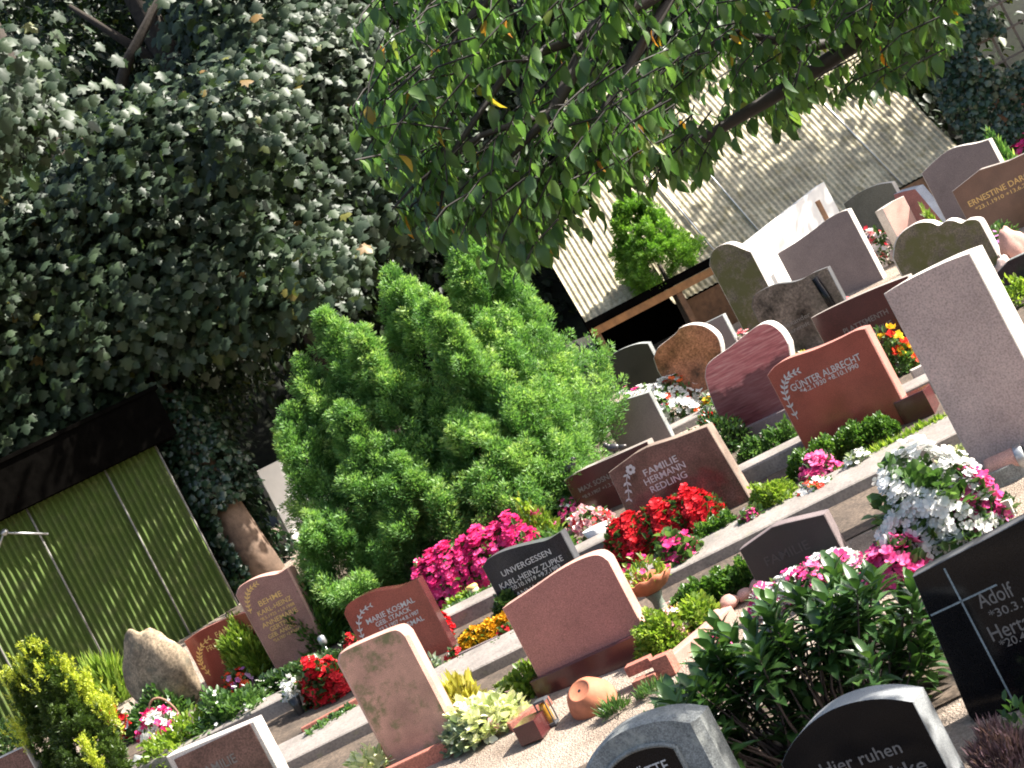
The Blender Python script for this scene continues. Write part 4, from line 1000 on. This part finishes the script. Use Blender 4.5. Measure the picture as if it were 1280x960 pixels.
Ax = unit(np.array([0,0,1.0])+jitter(len(Pn), .25)+np.stack([Pn[:,0]*.5,Pn[:,1]*.5,0*Pn[:,0]],1))
t = rng.random((len(Pn), m)); P = (Pn[:,None,:]+Ax[:,None,:]*(t*.16)[...,None]+rng.normal(0,.008,(len(Pn),m,3))).reshape(-1,3)
T = (Ax[:,None,:]*.8+rng.normal(0,.6,(len(Pn),m,3))).reshape(-1,3)
leaves('golden_shoots', P, T, jitter(len(P),1), .034*rng.uniform(.7,1.2,len(P)), 'blade', g_yewgold, yw, .28)
# big cypress
b = G(-95, -166); 
plume_bush('cypress', 'big bushy light green cypress with several plume-like leaders in the middle of the photo', 'conifer', b,
    [(-.72,.1,.1,3.1,.74,.20,.75),(.25,.0,.1,3.2,.78,.22,.75),(1.15,.5,.1,3.3,.85,.25,.7),(-.42,-.35,.1,2.75,.5,.12,.85),(.5,-.65,.0,2.7,.55,.13,.85),(-1.6,-.1,.1,2.3,.58,.13,.65),(-1.2,.1,.1,2.75,.6,.14,.7),
     (.98,-.3,.0,2.25,.5,.12,.8),(-.98,-.6,.0,2.1,.5,.12,.85),(-1.75,-.75,.15,1.2,.45,.07,.7),(.2,-.8,-.1,1.5,.6,.10,.7),(-.7,-.8,-.1,1.4,.55,.09,.7),(.8,-.6,-.1,1.3,.5,.08,.7)],
    g_conifer, 2650, 165, .044, plen=.38, width=.26, bough=8,
    trunk=[([(.5,-.3,-.1),(.45,-.25,.6),(.3,0,1.6),(.3,0,2.6)], [.13,.11,.08,.03]), ([(.3,-.3,-.1),(-.3,-.1,.7),(-.95,.1,1.8),(-1,.1,2.6)], [.1,.09,.06,.03]), ([(.6,-.2,0),(1.0,.3,1),(1.15,.5,2.4)], [.09,.07,.03])])
# small thuja by the shed roof
b = Vector((232*25.72/F, 25.72, ground_z(25.72)))
plume_bush('thuja', 'round bright green thuja bush standing in front of the corrugated shed roof', 'conifer', b,
    [(0,0,1.0,1.45,.56,1.0,.5)], leafmat('thuja_sprays', [(0,(.05,.12,.015)),(.5,(.11,.25,.03)),(1,(.24,.4,.06))], .5, .35), 620, 110, .045, plen=.22, bough=3, trunk=[([(0,0,-.1),(0,0,1.4)], [.06,.03])], spread=1.0)
# ================================================================== sheds and walls
def corr_panel(mb, A, B, up, pitch, amp, nrm, m=0, thick=.0):
    """corrugated sheet from A to B (bottom edge) rising along 'up'"""
    A, B, up, nrm = Vector(A), Vector(B), Vector(up), Vector(nrm).normalized()
    l = (B-A).length; n = max(4, int(l/pitch*8)); vs = []
    for i in range(n+1):
        p = A.lerp(B, i/n) + nrm*(amp*math.cos(2*math.pi*(i/n*l)/pitch)); vs += [p, p+up]
    mb.add(vs, [(2*i, 2*i+2, 2*i+3, 2*i+1) for i in range(n)], m, True)
def corrmat(name, base, moss, amt, rough=.8):
    return granite(name, base, rough=rough, scale=18, dark=.75, light=1.2, big=.3, bump=.15, moss=moss, moss_amt=amt)
m_mossy = corrmat('mossy_corrugated_sheet', (.08,.105,.026), (.055,.092,.01), .75)
m_fibre = corrmat('fibre_cement_sheet', (.40,.355,.25), (.25,.215,.12), .35)
# left: mossy green shed wall with dark overhanging roof
d0 = 23.9; th = R(22)
def shedp(u, v):   # on the wall's own vertical plane
    c = Vector((-500*d0/F, d0)); t = (-c.x*math.sin(th)+c.y*math.cos(th))/(math.cos(th)-u/F*math.sin(th))
    return Vector((u*t/F, t, H+v*t/F))
shed = empty('shed', shedp(-500, -97), 0, 'mossy green corrugated shed with dark overhanging roof at the left edge', 'shed')
o0 = shed.location
a, b = shedp(-840, -130)-o0, shedp(-430, -118)-o0; top = shedp(-500, 140).z-o0.z
b.z = a.z
nrm = Vector((math.sin(th), -math.cos(th), 0)); al = Vector((math.cos(th), math.sin(th), 0))
mb = MB(); corr_panel(mb, a, b, (0,0,top-a.z), .094, .024, nrm); mb.build('wall', m_mossy, shed)
for u in (-720, -611, -502, -432):
    p = shedp(u, -100)-o0; mb = MB(); w = .015
    mb.tube([Vector((p.x,p.y,a.z))+nrm*.045, Vector((p.x,p.y,top))+nrm*.045], w, 8); mb.build('batten', plain('grey_batten', (.2,.19,.17), .7), shed)
mb = MB(); e = shedp(-405, 140)-o0; s_ = shedp(-840, 140)-o0; L_ = (e-s_).length
mid = Vector(((e.x+s_.x)/2, (e.y+s_.y)/2, 0))
mb.box((mid.x+nrm.x*.28, mid.y+nrm.y*.28, top+.34), (L_, .06, .70), th); mb.build('fascia', m_shadedtimber, shed)
mb = MB(); mb.box((mid.x-nrm.x*1.2, mid.y-nrm.y*1.2, top+.72), (L_+.1, 3.1, .06), th); mb.box((mid.x-nrm.x*.1, mid.y-nrm.y*.1, top+.01), (L_, .7, .04), th); mb.build('roof', m_shadedtimber, shed)
mb = MB(); mb.box((b.x-nrm.x*1.4, b.y-nrm.y*1.4, (a.z+top)/2), (.06, 2.7, top-a.z), th); mb.build('side_wall', m_shadedtimber, shed)
p = shedp(-632, 128)
o = empty('wall_lamp', p+nrm*.12, th, 'pale metal lamp bracket under the roof edge at the left of the mossy shed', 'lamp')
mb = MB(); mb.tube([(-.35,-.05,-.16),(-.2,-.05,-.01),(.0,-.05,-.12),(.32,-.05,-.30)], .018, 7); mb.build('arm', m_metal, o)
mb = MB(); mb.ell((-.19,-.06,-.01), (.06,.05,.05)); mb.build('lamp_head', m_metal, o)
# right: corrugated lean-to roofs
ds = 25.4
def rp(u, v, d): return Vector((u*d/F, d, H+v*d/F))
sh = empty('lean_to_shed', rp(300, -66, ds), 0, 'open wooden lean-to with sunlit corrugated roof behind the gravestones', 'shed')
so = sh.location
e0, e1 = rp(117, 24, ds)-so, rp(300, 24, ds)-so; e1.z = e0.z
r0 = rp(117, 155, ds+1.5)-so; up = Vector((0, 1.5, r0.z-e0.z)); nn = Vector((0, -up.z, up.y))
ec = rp(117, 22, ds+.6)-so
mb = MB(); corr_panel(mb, ec, Vector((rp(228,0,ds+.6).x-so.x, ec.y, ec.z)), up, .092, .0105, nn); mb.build('lower_roof', m_fibre, sh)
th2 = R(9)
f0 = rp(226, 30, ds+.64)-so; f1 = f0 + Vector((math.cos(th2), math.sin(th2), 0))*((rp(664,0,ds).x-so.x-f0.x)/math.cos(th2)*1.02)
f0.z = f1.z = rp(300, -6, ds).z-so.z; up2 = Vector((-math.sin(th2)*2.9, math.cos(th2)*2.9, 4.0)); nn2 = Vector((math.sin(th2)*4.0, -math.cos(th2)*4.0, 2.9))
mb = MB(); corr_panel(mb, f0, f1, up2, .092, .0105, nn2); mb.build('upper_roof', m_fibre, sh)
dirx = (f1-f0).normalized(); l2 = (f1-f0).length
for u in (318, 382, 575):
    pb = f0 + dirx*((rp(u,0,ds).x-so.x-f0.x)/dirx.x); mb = MB()
    mb.tube([pb+nn2.normalized()*.04, pb+up2+nn2.normalized()*.04], .016, 7); mb.build('roof_batten', m_metal, sh)
mb = MB(); mb.box(((e0.x+e1.x)/2, e0.y-.04, e0.z-.04), (e1.x-e0.x+.04, .05, .13)); mb.build('fascia', m_shadedtimber, sh)
mb = MB(); mb.box(((e0.x+e1.x)/2, e0.y-.01, e0.z-.17), (e1.x-e0.x, .09, .12)); mb.build('beam', plain('orange_timber', (.33,.15,.05), .7, 0, .35, 9), sh)
for u in (124, 238, 296):
    x = rp(u,0,ds).x-so.x; mb = MB(); mb.box((x, e0.y+.02, (e0.z-.23-.3)/2-.0), (.09,.09, e0.z-.23+.3)); mb.build('post', m_timber, sh)
mb = MB(); xw = 2.2; mb.box((e0.x+.9, e0.y+2.3, 1.0), (1.6, .08, 3.1)); mm_ = (f0+f1)/2+Vector((up2.x, up2.y, 0))*1.02; mb.box((mm_.x, mm_.y, 1.9), ((f1-f0).length, .08, 4.6), th2); mb.build('back_wall', m_shadedtimber, sh)
mb = MB(); mb.box(((f0.x+f1.x)/2, f0.y+.25, f0.z/2-.12), (f1.x-f0.x, .06, f0.z+.18), th2); mb.build('front_wall', m_timber, sh)
# white wall in front of the lean-to, facing the sun
dw = 24.6; A = rp(300, 0, dw); B = rp(473, 0, dw); yaww = R(34); 
ww = MB(); L_ = (B.x-A.x)/math.cos(yaww)*.98; zb = ground_z(dw)-.3
hA, hB = rp(300, 16, dw).z, rp(473, 44, dw+.9).z
loc = Vector(((A.x+B.x)/2, dw+.1, 0))
pts = []
for yy in (-.09, .09): pts += [(-L_/2, yy, zb), (L_/2, yy, zb), (L_/2, yy, hB), (-L_/2, yy, hA)]
ww.add(pts, [(0,1,2,3),(7,6,5,4),(0,4,5,1),(1,5,6,2),(2,6,7,3),(3,7,4,0)])
o = ww.build('rendered_wall', m_white); o.location = loc; o.rotation_euler = (0,0,yaww); tag(o, 'white rendered wall with sloping top glaring in the sun before the corrugated roof', 'wall')
p = rp(444, -30, 23.9); mb = MB(); mb.box((0,0,0), (.07,.07,1.3), 0, 0, .01); o = mb.build('post', m_timber); o.location = rp(444, -30, 23.9); tag(o, 'short reddish brown post standing before the white wall', 'post')
pw_ = rp(-302, -30, 26.6); mb = MB(); mb.box((0,0,.55), (1.0,.14,1.5), 0, 0, .01); o = mb.build('rendered_wall', m_white); o.location = (pw_.x, 26.6, ground_z(26.6)); o.rotation_euler = (0,0,R(40))  # added wall, stands in for sunlit ground beyond the trees
tag(o, 'low pale wall standing in for a sun patch between the ivy trunk and the cypress', 'wall')
# far right: trellis fence overgrown with ivy
def ivy_wall():
    dd = 26.6; c = rp(760, 60, dd)
    root = empty('trellis_fence', Vector((c.x, dd, ground_z(dd))), R(-8), 'dark trellis fence at the top right corner, half covered with ivy', 'fence')
    mb = MB()
    for i in range(12): mb.box((-1.4+i*.36, .1, 1.9), (.035,.03,3.8))
    for j in range(9): mb.box((.6, .06, .35+j*.42), (4.2,.03,.035))
    mb.build('trellis', plain('grey_timber', (.12,.1,.085), .8, 0, .3), root)
    mb = MB(); mb.box((-.75,.1,2), (.14,.14,4.0), 0, 0, .01); mb.build('fence_post', m_timber, root)
    n = 9000; x = rng.uniform(-1.5, 2.9, n); z = rng.random(n)*3.6
    keep = (np.sin(x*2.1+1)*np.sin(z*1.9+.5) + .5*np.sin(x*5+z*4) > -.12) | (z < 1.5) | (x < -.9); x, z = x[keep], z[keep]; n = len(x)
    bul = .25+.2*np.sin(x*3)*np.sin(z*2.6)
    P = np.stack([x, -bul*rng.random(n)-.02+.1, z], 1)
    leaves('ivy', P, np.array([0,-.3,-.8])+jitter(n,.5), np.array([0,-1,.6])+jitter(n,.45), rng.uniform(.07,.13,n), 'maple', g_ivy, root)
ivy_wall()
# ================================================================== trees
def blob_leaves(name, blobs, n, size, kind, mat, parent, width=.5, droop=.6, shell=.45, clump=None, cut=None, face=None):
    vol = np.array([b[3]*b[4]*b[5] for b in blobs])**.75; vol = vol/vol.sum()
    idx = rng.choice(len(blobs), n, p=vol); Bz = np.array(blobs)
    D = sphere_dirs(n); rr = (shell+(1-shell)*rng.random(n)**.5)
    ph = rng.uniform(0, 6, 3)
    q = 1+.2*np.sin(D[:,0]*5+ph[0]+idx)*np.sin(D[:,1]*6+ph[1])+.16*np.sin(D[:,2]*7+D[:,0]*4+ph[2])
    P = Bz[idx,:3]+D*Bz[idx,3:6]*(rr*q)[:,None]
    if clump:      # gather the leaves in sprays
        sp_ = 1.3 if clump < 20 else 2.0; fl_ = .7 if clump < 20 else .5
        m = max(1, n//clump); ci = rng.integers(0, m, n)
        P = P[ci]+rng.normal(0, size*sp_, (n,3))*np.array([1,1,fl_]); D = D[ci]
    if cut is not None:
        k = cut(P); P, D = P[k], D[k]; n = len(P)
    T = D*.5+np.array([0,0,-droop])+jitter(n,.4); N = np.array([0,-.15,1.0])+D*.7+jitter(n,.4)
    if face: N = np.array(face)+D*.35+jitter(n,.28)
    return leaves(name, P, T, N, size*rng.uniform(.6,1.25,n), kind, mat, parent, width)
def tree(name, label, base, trunk, limbs, blobs, n, size, kind, mat, bark=None, **kw):
    root = empty(name, base, 0, label, 'tree', kw.pop('group', None))
    mb = MB()
    mb.tube(*trunk, 10)
    for pts_, r in limbs: mb.tube(pts_, r, 7)
    mb.build('trunk', bark or m_bark, root)
    blob_leaves('crown', blobs, n, size, kind, mat, root, **kw)
    return root
# sycamore behind the mossy shed: lobes given at (u, v, distance, radii in metres)
B0 = Vector((-5.2, 26.5, ground_z(26.5)))
bl = []
for (u, v, d, rx, ry, rz) in [(-610,330,24.6,1.5,1.2,1.0),(-480,420,24.6,1.5,1.3,1.2),(-340,330,24.4,1.5,1.2,1.1),(-250,430,24.8,1.5,1.2,1.1),(-170,300,24.4,1.1,1.0,1.0),(-130,420,24.8,1.2,1.2,1.1),
                              (-420,270,24.2,1.4,1.0,.7),(-560,240,24.6,1.2,1.0,.55),(-660,430,25,1.4,1.2,1.1),(-300,430,25.0,1.6,1.3,1.1),(-470,440,25.2,1.5,1.3,1.0),(-90,510,25.2,1.3,1.2,1.1),(-150,440,23.35,.4,.35,1.0),(-150,230,23.6,.35,.4,.5),(-60,460,25.6,1.2,1.1,1.2),(-40,330,26,1.2,1.1,1.3),(0,640,26.5,2.0,1.6,1.3),(-230,240,24.3,1.1,.9,.6)]:
    d += .75 if d > 23.7 else 0; p = rp(u, v, d)-B0; bl.append((p.x, p.y, p.z, rx, ry, rz))
for (x, y, z, rx, ry, rz) in [(-8.6,21.4,9.3,2.2,1.9,1.1),(-7.0,20.4,10.4,1.8,1.6,1.0),(-5.0,20.4,10.6,1.6,1.5,.9),(-3.4,21.0,13.2,1.6,1.4,1.0),(-10.5,22.5,8.5,1.8,1.8,1.6)]:  # unseen lobes outside the frame, added to keep sky light off the shed
    bl.append((x-B0.x, y-B0.y, z-B0.z, rx, ry, rz))
tree('sycamore', 'large sycamore with glinting lobed grey-green leaves hanging above the mossy shed', B0, ([(0,0,-.3),(.1,0,3),(.5,-.2,6),(.6,-.3,9.5)], [.38,.3,.24,.12]),
    [([(.3,-.1,4.2),(1.8,-.6,5.6),(3.4,-1.2,6.4)], [.16,.1,.04]), ([(.2,0,4.0),(-1.2,-.8,5.6),(-2.6,-1.2,6.6)], [.15,.1,.04]), ([(.5,-.2,6),(2.2,-.6,7.8),(4,-.8,9)], [.14,.09,.04]), ([(.5,-.2,6),(-1,-.5,8)], [.12,.05]), ([(.4,-.2,5),(1.1,-1.4,6.2),(1.3,-2,7.2)], [.1,.07,.03])],
    bl, 66000, .172, 'maple', g_syc, droop=.9, shell=.55, clump=27, face=(0,-.75,.75))
# ivy-grown tree right of the mossy shed
B0 = Vector((rp(-392,0,25.2).x, 25.2, ground_z(25.2)))
iv = empty('ivy_tree', B0, 0, 'ivy-covered trunk with a sunny reddish patch between the mossy shed and the cypress', 'tree')
mb = MB(); mb.tube([(.1,0,-.3),(.05,0,.6),(-.05,.1,2),(-.1,.5,3.4),(-.1,1.0,4.4)], [.36,.3,.24,.16,.1], 12); mb.build('trunk', m_sunnybark, iv)
n = 5200; a = rng.uniform(0, 2*np.pi, n); z = rng.random(n)*3.1
rr = .33+.3*np.abs(np.sin(a*2+z*1.3))*rng.random(n)+.18*rng.random(n)
k = (np.cos(a-5.6) < .55) | (z > 1.25); a, z, rr = a[k], z[k], rr[k]; n = len(a)
D = np.stack([np.cos(a), np.sin(a), 0*a], 1)
leaves('ivy', np.stack([D[:,0]*rr-.05*z*.6, D[:,1]*rr+.06*z, z], 1), D*.4+np.array([0,0,-.8])+jitter(n,.4), D+np.array([0,0,.5])+jitter(n,.4), rng.uniform(.06,.12,n), 'maple', g_ivy, iv)
blob = [(-.5,.9,.9,.4,.4,1.1),(.0,.6,2.6,1.0,.6,1.0),(-.6,1.0,2.2,.7,.5,.9),(.9,.9,3.4,.8,.6,.9)]
blob_leaves('undergrowth', blob, 3800, .11, 'oval', g_wood, iv, .6, .4, .5)
# pale trunk behind the sycamore at the top left, and the dark wood
wt = [(-9.5,30,12,'woodland tree with dark sparse leaves at the far left behind the sycamore'),(-6.2,31.5,12,'dark woodland tree behind the middle of the sycamore crown'),(-3,30.5,11,'woodland tree behind the gap between sycamore and cypress'),
      (.2,31,9,'dark woodland tree rising behind the cypress tops'),(3.2,31.5,8.5,'dark woodland tree behind the left end of the corrugated roof'),(6.4,31,8.5,'woodland tree behind the middle of the corrugated roof'),(9.8,31,8.5,'woodland tree above the trellis fence')]
for i, (x, y, h, lab) in enumerate(wt):
    b = Vector((x, y, ground_z(min(y, 30))))
    bl = [(rng.normal(0,1.0), rng.normal(-.3,.6), h*(.18+.13*q)+rng.normal(0,.3), 1.7, 1.3, 1.3) for q in range(8)]
    tree('woodland_tree', lab, b, ([(0,0,-.3),(.1,0,h*.5),(.0,0,h)], [.28,.2,.07]), [([(0,0,h*.4),(1.2,-.4,h*.6)], [.1,.04]), ([(0,0,h*.5),(-1.2,-.4,h*.7)], [.1,.04])],
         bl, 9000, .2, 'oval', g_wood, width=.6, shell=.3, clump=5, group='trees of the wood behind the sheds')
for i in range(9):       # a second rank up the bank
    x = -14+i*3.7+rng.normal(0,.4); y = 37+rng.normal(0,.8); b = Vector((x, y, bank(x, y)-.3)); h = 9
    bl = [(rng.normal(0,1.2), rng.normal(0,.8), h*(.1+.12*q), 2.2, 1.6, 1.5) for q in range(8)]
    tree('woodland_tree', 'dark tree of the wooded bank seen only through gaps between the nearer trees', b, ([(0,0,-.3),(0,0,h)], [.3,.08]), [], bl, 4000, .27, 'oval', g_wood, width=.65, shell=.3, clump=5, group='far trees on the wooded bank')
p = rp(-196, 560, 28.0); b = Vector((p.x+.3, 28.0, ground_z(28)))
tree('woodland_tree', 'dark bare trunk showing above the sycamore crown near the top left', b, ([(0,0,-.3),(-.1,0,4),(-.28,0,7),(-.25,0,9),(-.45,0,11)], [.4,.34,.26,.22,.16]), [([(-.25,0,7.6),(-1.3,-.2,9.4)], [.12,.04])],
     [(-2.2,.8,9,1.2,.8,1.0),(.9,.9,10,1.4,.8,1.2),(-1.6,.6,11,1.4,.9,1.0)], 2600, .17, 'oval', g_wood, width=.6, shell=.3, clump=5)
# shade tree to the right of the sheds (outside the frame): dapples the roof
b = Vector((12.2, 25.7, ground_z(25.7)))
tree('roadside_tree', 'broad tree to the right of the corrugated shed dappling its roof', b, ([(0,0,-.3),(0,0,3),(-.2,0,6)], [.3,.22,.15]), [([(0,0,3),(-1.6,0,4.6)], [.12,.05]), ([(0,0,3.6),(1.4,.2,5.4)], [.12,.05])],
     [(-1.2,-.3,5.4,.9,.7,.8),(-1.5,.1,5.8,1.7,1.1,1.1),(.6,.2,6.6,2.2,1.5,1.4),(0,0,4.9,1.6,1.2,1.0),(-2.6,.0,5.6,1.1,1.0,.8),(-2.0,.2,6.9,1.2,1.0,.7),(-2.2,-.3,5.9,.9,.7,.7),(-1.7,.5,6.6,1.0,.8,.7)], 7500, .2, 'cherry', g_cherry, width=.55, shell=.3, clump=22)
# cherry tree whose drooping branches hang into the picture from the upper right
CB = Vector((7.4, 8.6, ground_z(8.6)))
ch = empty('cherry_tree', CB, 0, 'cherry tree with drooping leafy branches hanging in from the top of the photo', 'tree')
mb = MB(); mb.tube([(0,0,-.2),(.05,0,1.2),(0,.1,2.6),(-.3,.2,4.2)], [.26,.2,.18,.13], 12)
limbs = []
def limb(pts_, r0, r1=.012):
    P = [Vector(p) for p in pts_]; n = len(P)
    mb.tube(P, [r0+(r1-r0)*i/(n-1) for i in range(n)], 7); limbs.append((P, r0))
def lp(px, py, d): return atd(px, py, d)-CB
limb([(0,0,2.4), (-2.2,-.2,4.3), lp(1010,-150,8.4), lp(860,-40,8.0), lp(742,40,7.8), lp(690,140,7.7), lp(640,195,7.6)], .12, .01)
limb([(0,.1,2.6), (-1.8,.6,3.9), lp(1200,-120,9.4), lp(1090,40,9.2), lp(960,125,9.0), lp(850,190,8.9), lp(760,240,8.8)], .1, .008)
limb([(-.1,.1,3), (-2.5,.3,4.9), lp(900,-220,8.6), lp(700,-90,8.2), lp(580,30,8.0), lp(520,150,7.9)], .09, .007)
limb([lp(860,-40,8.0), lp(770,110,7.9), lp(700,230,7.8), lp(665,300,7.75)], .03, .005)
limb([lp(1090,40,9.2), lp(1010,60,9.0), lp(920,40,8.8), lp(830,90,8.7)], .04, .006)
limb([lp(742,40,7.8), lp(640,80,7.7), lp(560,200,7.6), lp(545,290,7.55)], .028, .004)
limb([lp(690,140,7.7), lp(600,170,7.6), lp(520,230,7.6), lp(490,262,7.6)], .02, .004)
limb([lp(1200,-120,9.4), lp(1150,10,9.6), lp(1120,70,9.6)], .04, .005)
limb([(0,0,2.6),(.8,.8,4.2),(1.6,1.2,5.4)], .1, .02); limb([(-.3,.2,4.2),(-.4,-.6,5.4),(-.2,-1.4,6.2)], .09, .02); limb([(-.3,.2,4.2),(-1.4,1.2,5.6)], .08, .02)
# where the hanging foliage ends, read off the photograph (x -> lower edge)
edge_x = [450,466,480,505,540,575,610,640,668,700,730,765,800,840,880,920,960,1000,1040,1080,1120,1160,1185,1200]
edge_y = [40,170,220,255,290,285,280,330,340,300,285,262,225,235,205,190,175,140,120,118,105,95,50,-10]
P, T, N, S = [], [], [], []
lv = (P, T, N, S)
def spray(c, ax, nl, size, ln=.34):
    c = Vector(c); ax = Vector(ax).normalized()
    mb.tube([c-ax*ln*.5, c+ax*ln*.1+Vector((0,0,.01)), c+ax*ln*.5+Vector((0,0,-.03))], [.005,.004,.002], 4, cap=False)
    for j in range(nl):
        t = (j+.5)/nl-.5; sd = Vector((-ax.y, ax.x, 0)); sg = 1 if j % 2 else -1
        p = c+ax*ln*t+Vector((0,0,-.03*max(0,t)))
        tv = Vector((0,0,-1.0))*rng.uniform(.55,1.15)+ax*rng.uniform(.1,.7)+sd*sg*rng.uniform(.1,.75)+Vector(rng.normal(0,.18,3))
        P.append(p); T.append(tv); N.append(sd*sg*.4+ax*.7+Vector((rng.normal(0,.4), rng.normal(-.2,.4), .8))); S.append(size*rng.uniform(.65,1.2))
cnt = 0
while cnt < 800:
    px = rng.uniform(445, 1190); lim = np.interp(px, edge_x, edge_y); py = lim-14-abs(rng.normal(0, 1))*95 if rng.random() < .35 else rng.uniform(-120, lim-12)
    if py < -130: continue
    # uneven: gaps open in the hanging foliage
    g = math.sin(px*.021+1.3)*math.sin(py*.027+.6)+.5*math.sin(px*.05+py*.043)
    if g < -.55 and py > 30: continue
    if px < 520 and rng.random() < .3: continue
    d = rng.uniform(7.2, 8.6) if px < 820 else rng.uniform(8.2, 10.4)
    c = atd(px, py, d)-CB; cnt += 1
    spray(c, (rng.normal(-.8,.5), rng.normal(0,.5), rng.normal(-.35,.3)), int(rng.integers(7,12)), .098)
n_vis = len(P)
# the rest of the crown, above and to the right of the frame
bl = [(-.2,.3,5.6,2.6,2.4,1.4),(-1.6,.2,4.6,1.6,1.8,1.0),(1.4,.4,4.8,2.0,2.2,1.3),(.2,-1.4,4.4,2.2,1.3,1.2),(.4,2.0,4.6,2.2,1.4,1.2),(-.6,.6,3.4,1.6,2.2,.8),(-2.6,.6,5.6,1.4,2.0,.9),(-.3,1.2,2.7,1.0,1.6,.6)]
Bz = np.array(bl)
for i in range(1150):
    b_ = Bz[rng.integers(len(Bz))]; D = sphere_dirs(1)[0]; c = Vector(b_[:3]+D*b_[3:6]*(.35+.65*rng.random()**.5))
    w = c+CB; k = F/w.y; u, v = w.x*k, (w.z-H)*k; px = 640+u*CR-v*SR; py = 480-u*SR-v*CR
    if px < 1300 and py > -60: continue          # the drooping part above is shaped by its own branches
    spray(c, (rng.normal(0,1), rng.normal(0,1), rng.normal(-.2,.3)), 8, .12)
mb.build('branches', m_twig, ch)
leaves('crown', [tuple(p) for p in P], [tuple(p) for p in T], [tuple(p) for p in N], S, 'cherry', g_cherry, ch, .54)
# ================================================================== camera, sun and sky
cam = bpy.data.cameras.new('camera'); co = bpy.data.objects.new('camera', cam); C.objects.link(co)
cam.sensor_width = 36; cam.lens = 36*F/1280; cam.clip_end = 2000; cam.clip_start = .05
X = Vector((CR, 0, -SR)); Y = Vector((SR, 0, CR)); Z = Vector((0, -1, 0))
co.matrix_world = Matrix(((X.x,Y.x,Z.x,0),(X.y,Y.y,Z.y,0),(X.z,Y.z,Z.z,H),(0,0,0,1)))
bpy.context.scene.camera = co
EL, AZ = R(42), R(-4)           # sun to the right, a little on our side
sd = Vector((math.cos(EL)*math.cos(AZ), math.cos(EL)*math.sin(AZ), math.sin(EL)))
sun = bpy.data.lights.new('sun', 'SUN'); sun.energy = 5.0; sun.angle = R(.6); sun.color = (1, .945, .86)
so_ = bpy.data.objects.new('sun', sun); C.objects.link(so_); so_.rotation_euler = sd.to_track_quat('Z', 'Y').to_euler()
w = bpy.data.worlds.new('World'); bpy.context.scene.world = w; w.use_nodes = True
nt = w.node_tree; bg = nt.nodes['Background']; sky = nt.nodes.new('ShaderNodeTexSky'); sky.sky_type = 'NISHITA'; sky.sun_disc = False
sky.sun_elevation = EL; sky.sun_rotation = math.atan2(sd.x, sd.y)
nt.links.new(sky.outputs[0], bg.inputs[0]); bg.inputs[1].default_value = .085; sky.dust_density = 3.0; sky.ozone_density = .5
sc = bpy.context.scene
sc.view_settings.view_transform = 'Standard'; sc.view_settings.look = 'None'; sc.view_settings.exposure = 1.75; sc.view_settings.gamma = 1
sc.view_settings.use_curve_mapping = False
sc.cycles.max_bounces = 6; sc.cycles.diffuse_bounces = 3; sc.cycles.glossy_bounces = 3; sc.cycles.transmission_bounces = 4; sc.cycles.transparent_max_bounces = 4
sc.cycles.use_denoising = True; sc.cycles.filter_width = 1.9
bpy.data.objects.remove(_fo)
from collections import Counter
_cnt = Counter(o.name.split('.')[0] for o in bpy.data.objects if o.parent is None and 'category' in o)
_pl = {'gravestone': 'gravestones standing in rows on the slope', 'begonia': 'begonia clumps on the graves', 'begonia_bed': 'massed begonia beds', 'impatiens': 'impatiens clumps on the graves', 'ground_cover': 'low ground cover on the graves',
       'box_hedge': 'clipped box hedges', 'box_bush': 'clipped box bushes', 'kerb_stone': 'stone edgings of the graves', 'grass_tuft': 'tufts of grass', 'boulder': 'natural stones on the graves', 'bird_figure': 'bird figures on the brown gravestone',
       'stone_block': 'blocks beside the plinth', 'woodland_tree': 'trees of the wood behind the sheds', 'bedding_plants': 'bedding plants by the boulder', 'carnations': 'carnations at the lower left', 'geranium': 'geraniums on the graves', 'vase': 'grave vases', 'planter': 'planters with flowers'}
for o in bpy.data.objects:
    k = o.name.split('.')[0]
    if o.parent is None and 'category' in o and 'group' not in o and k in _pl and _cnt[k] > 1: o['group'] = _pl[k]
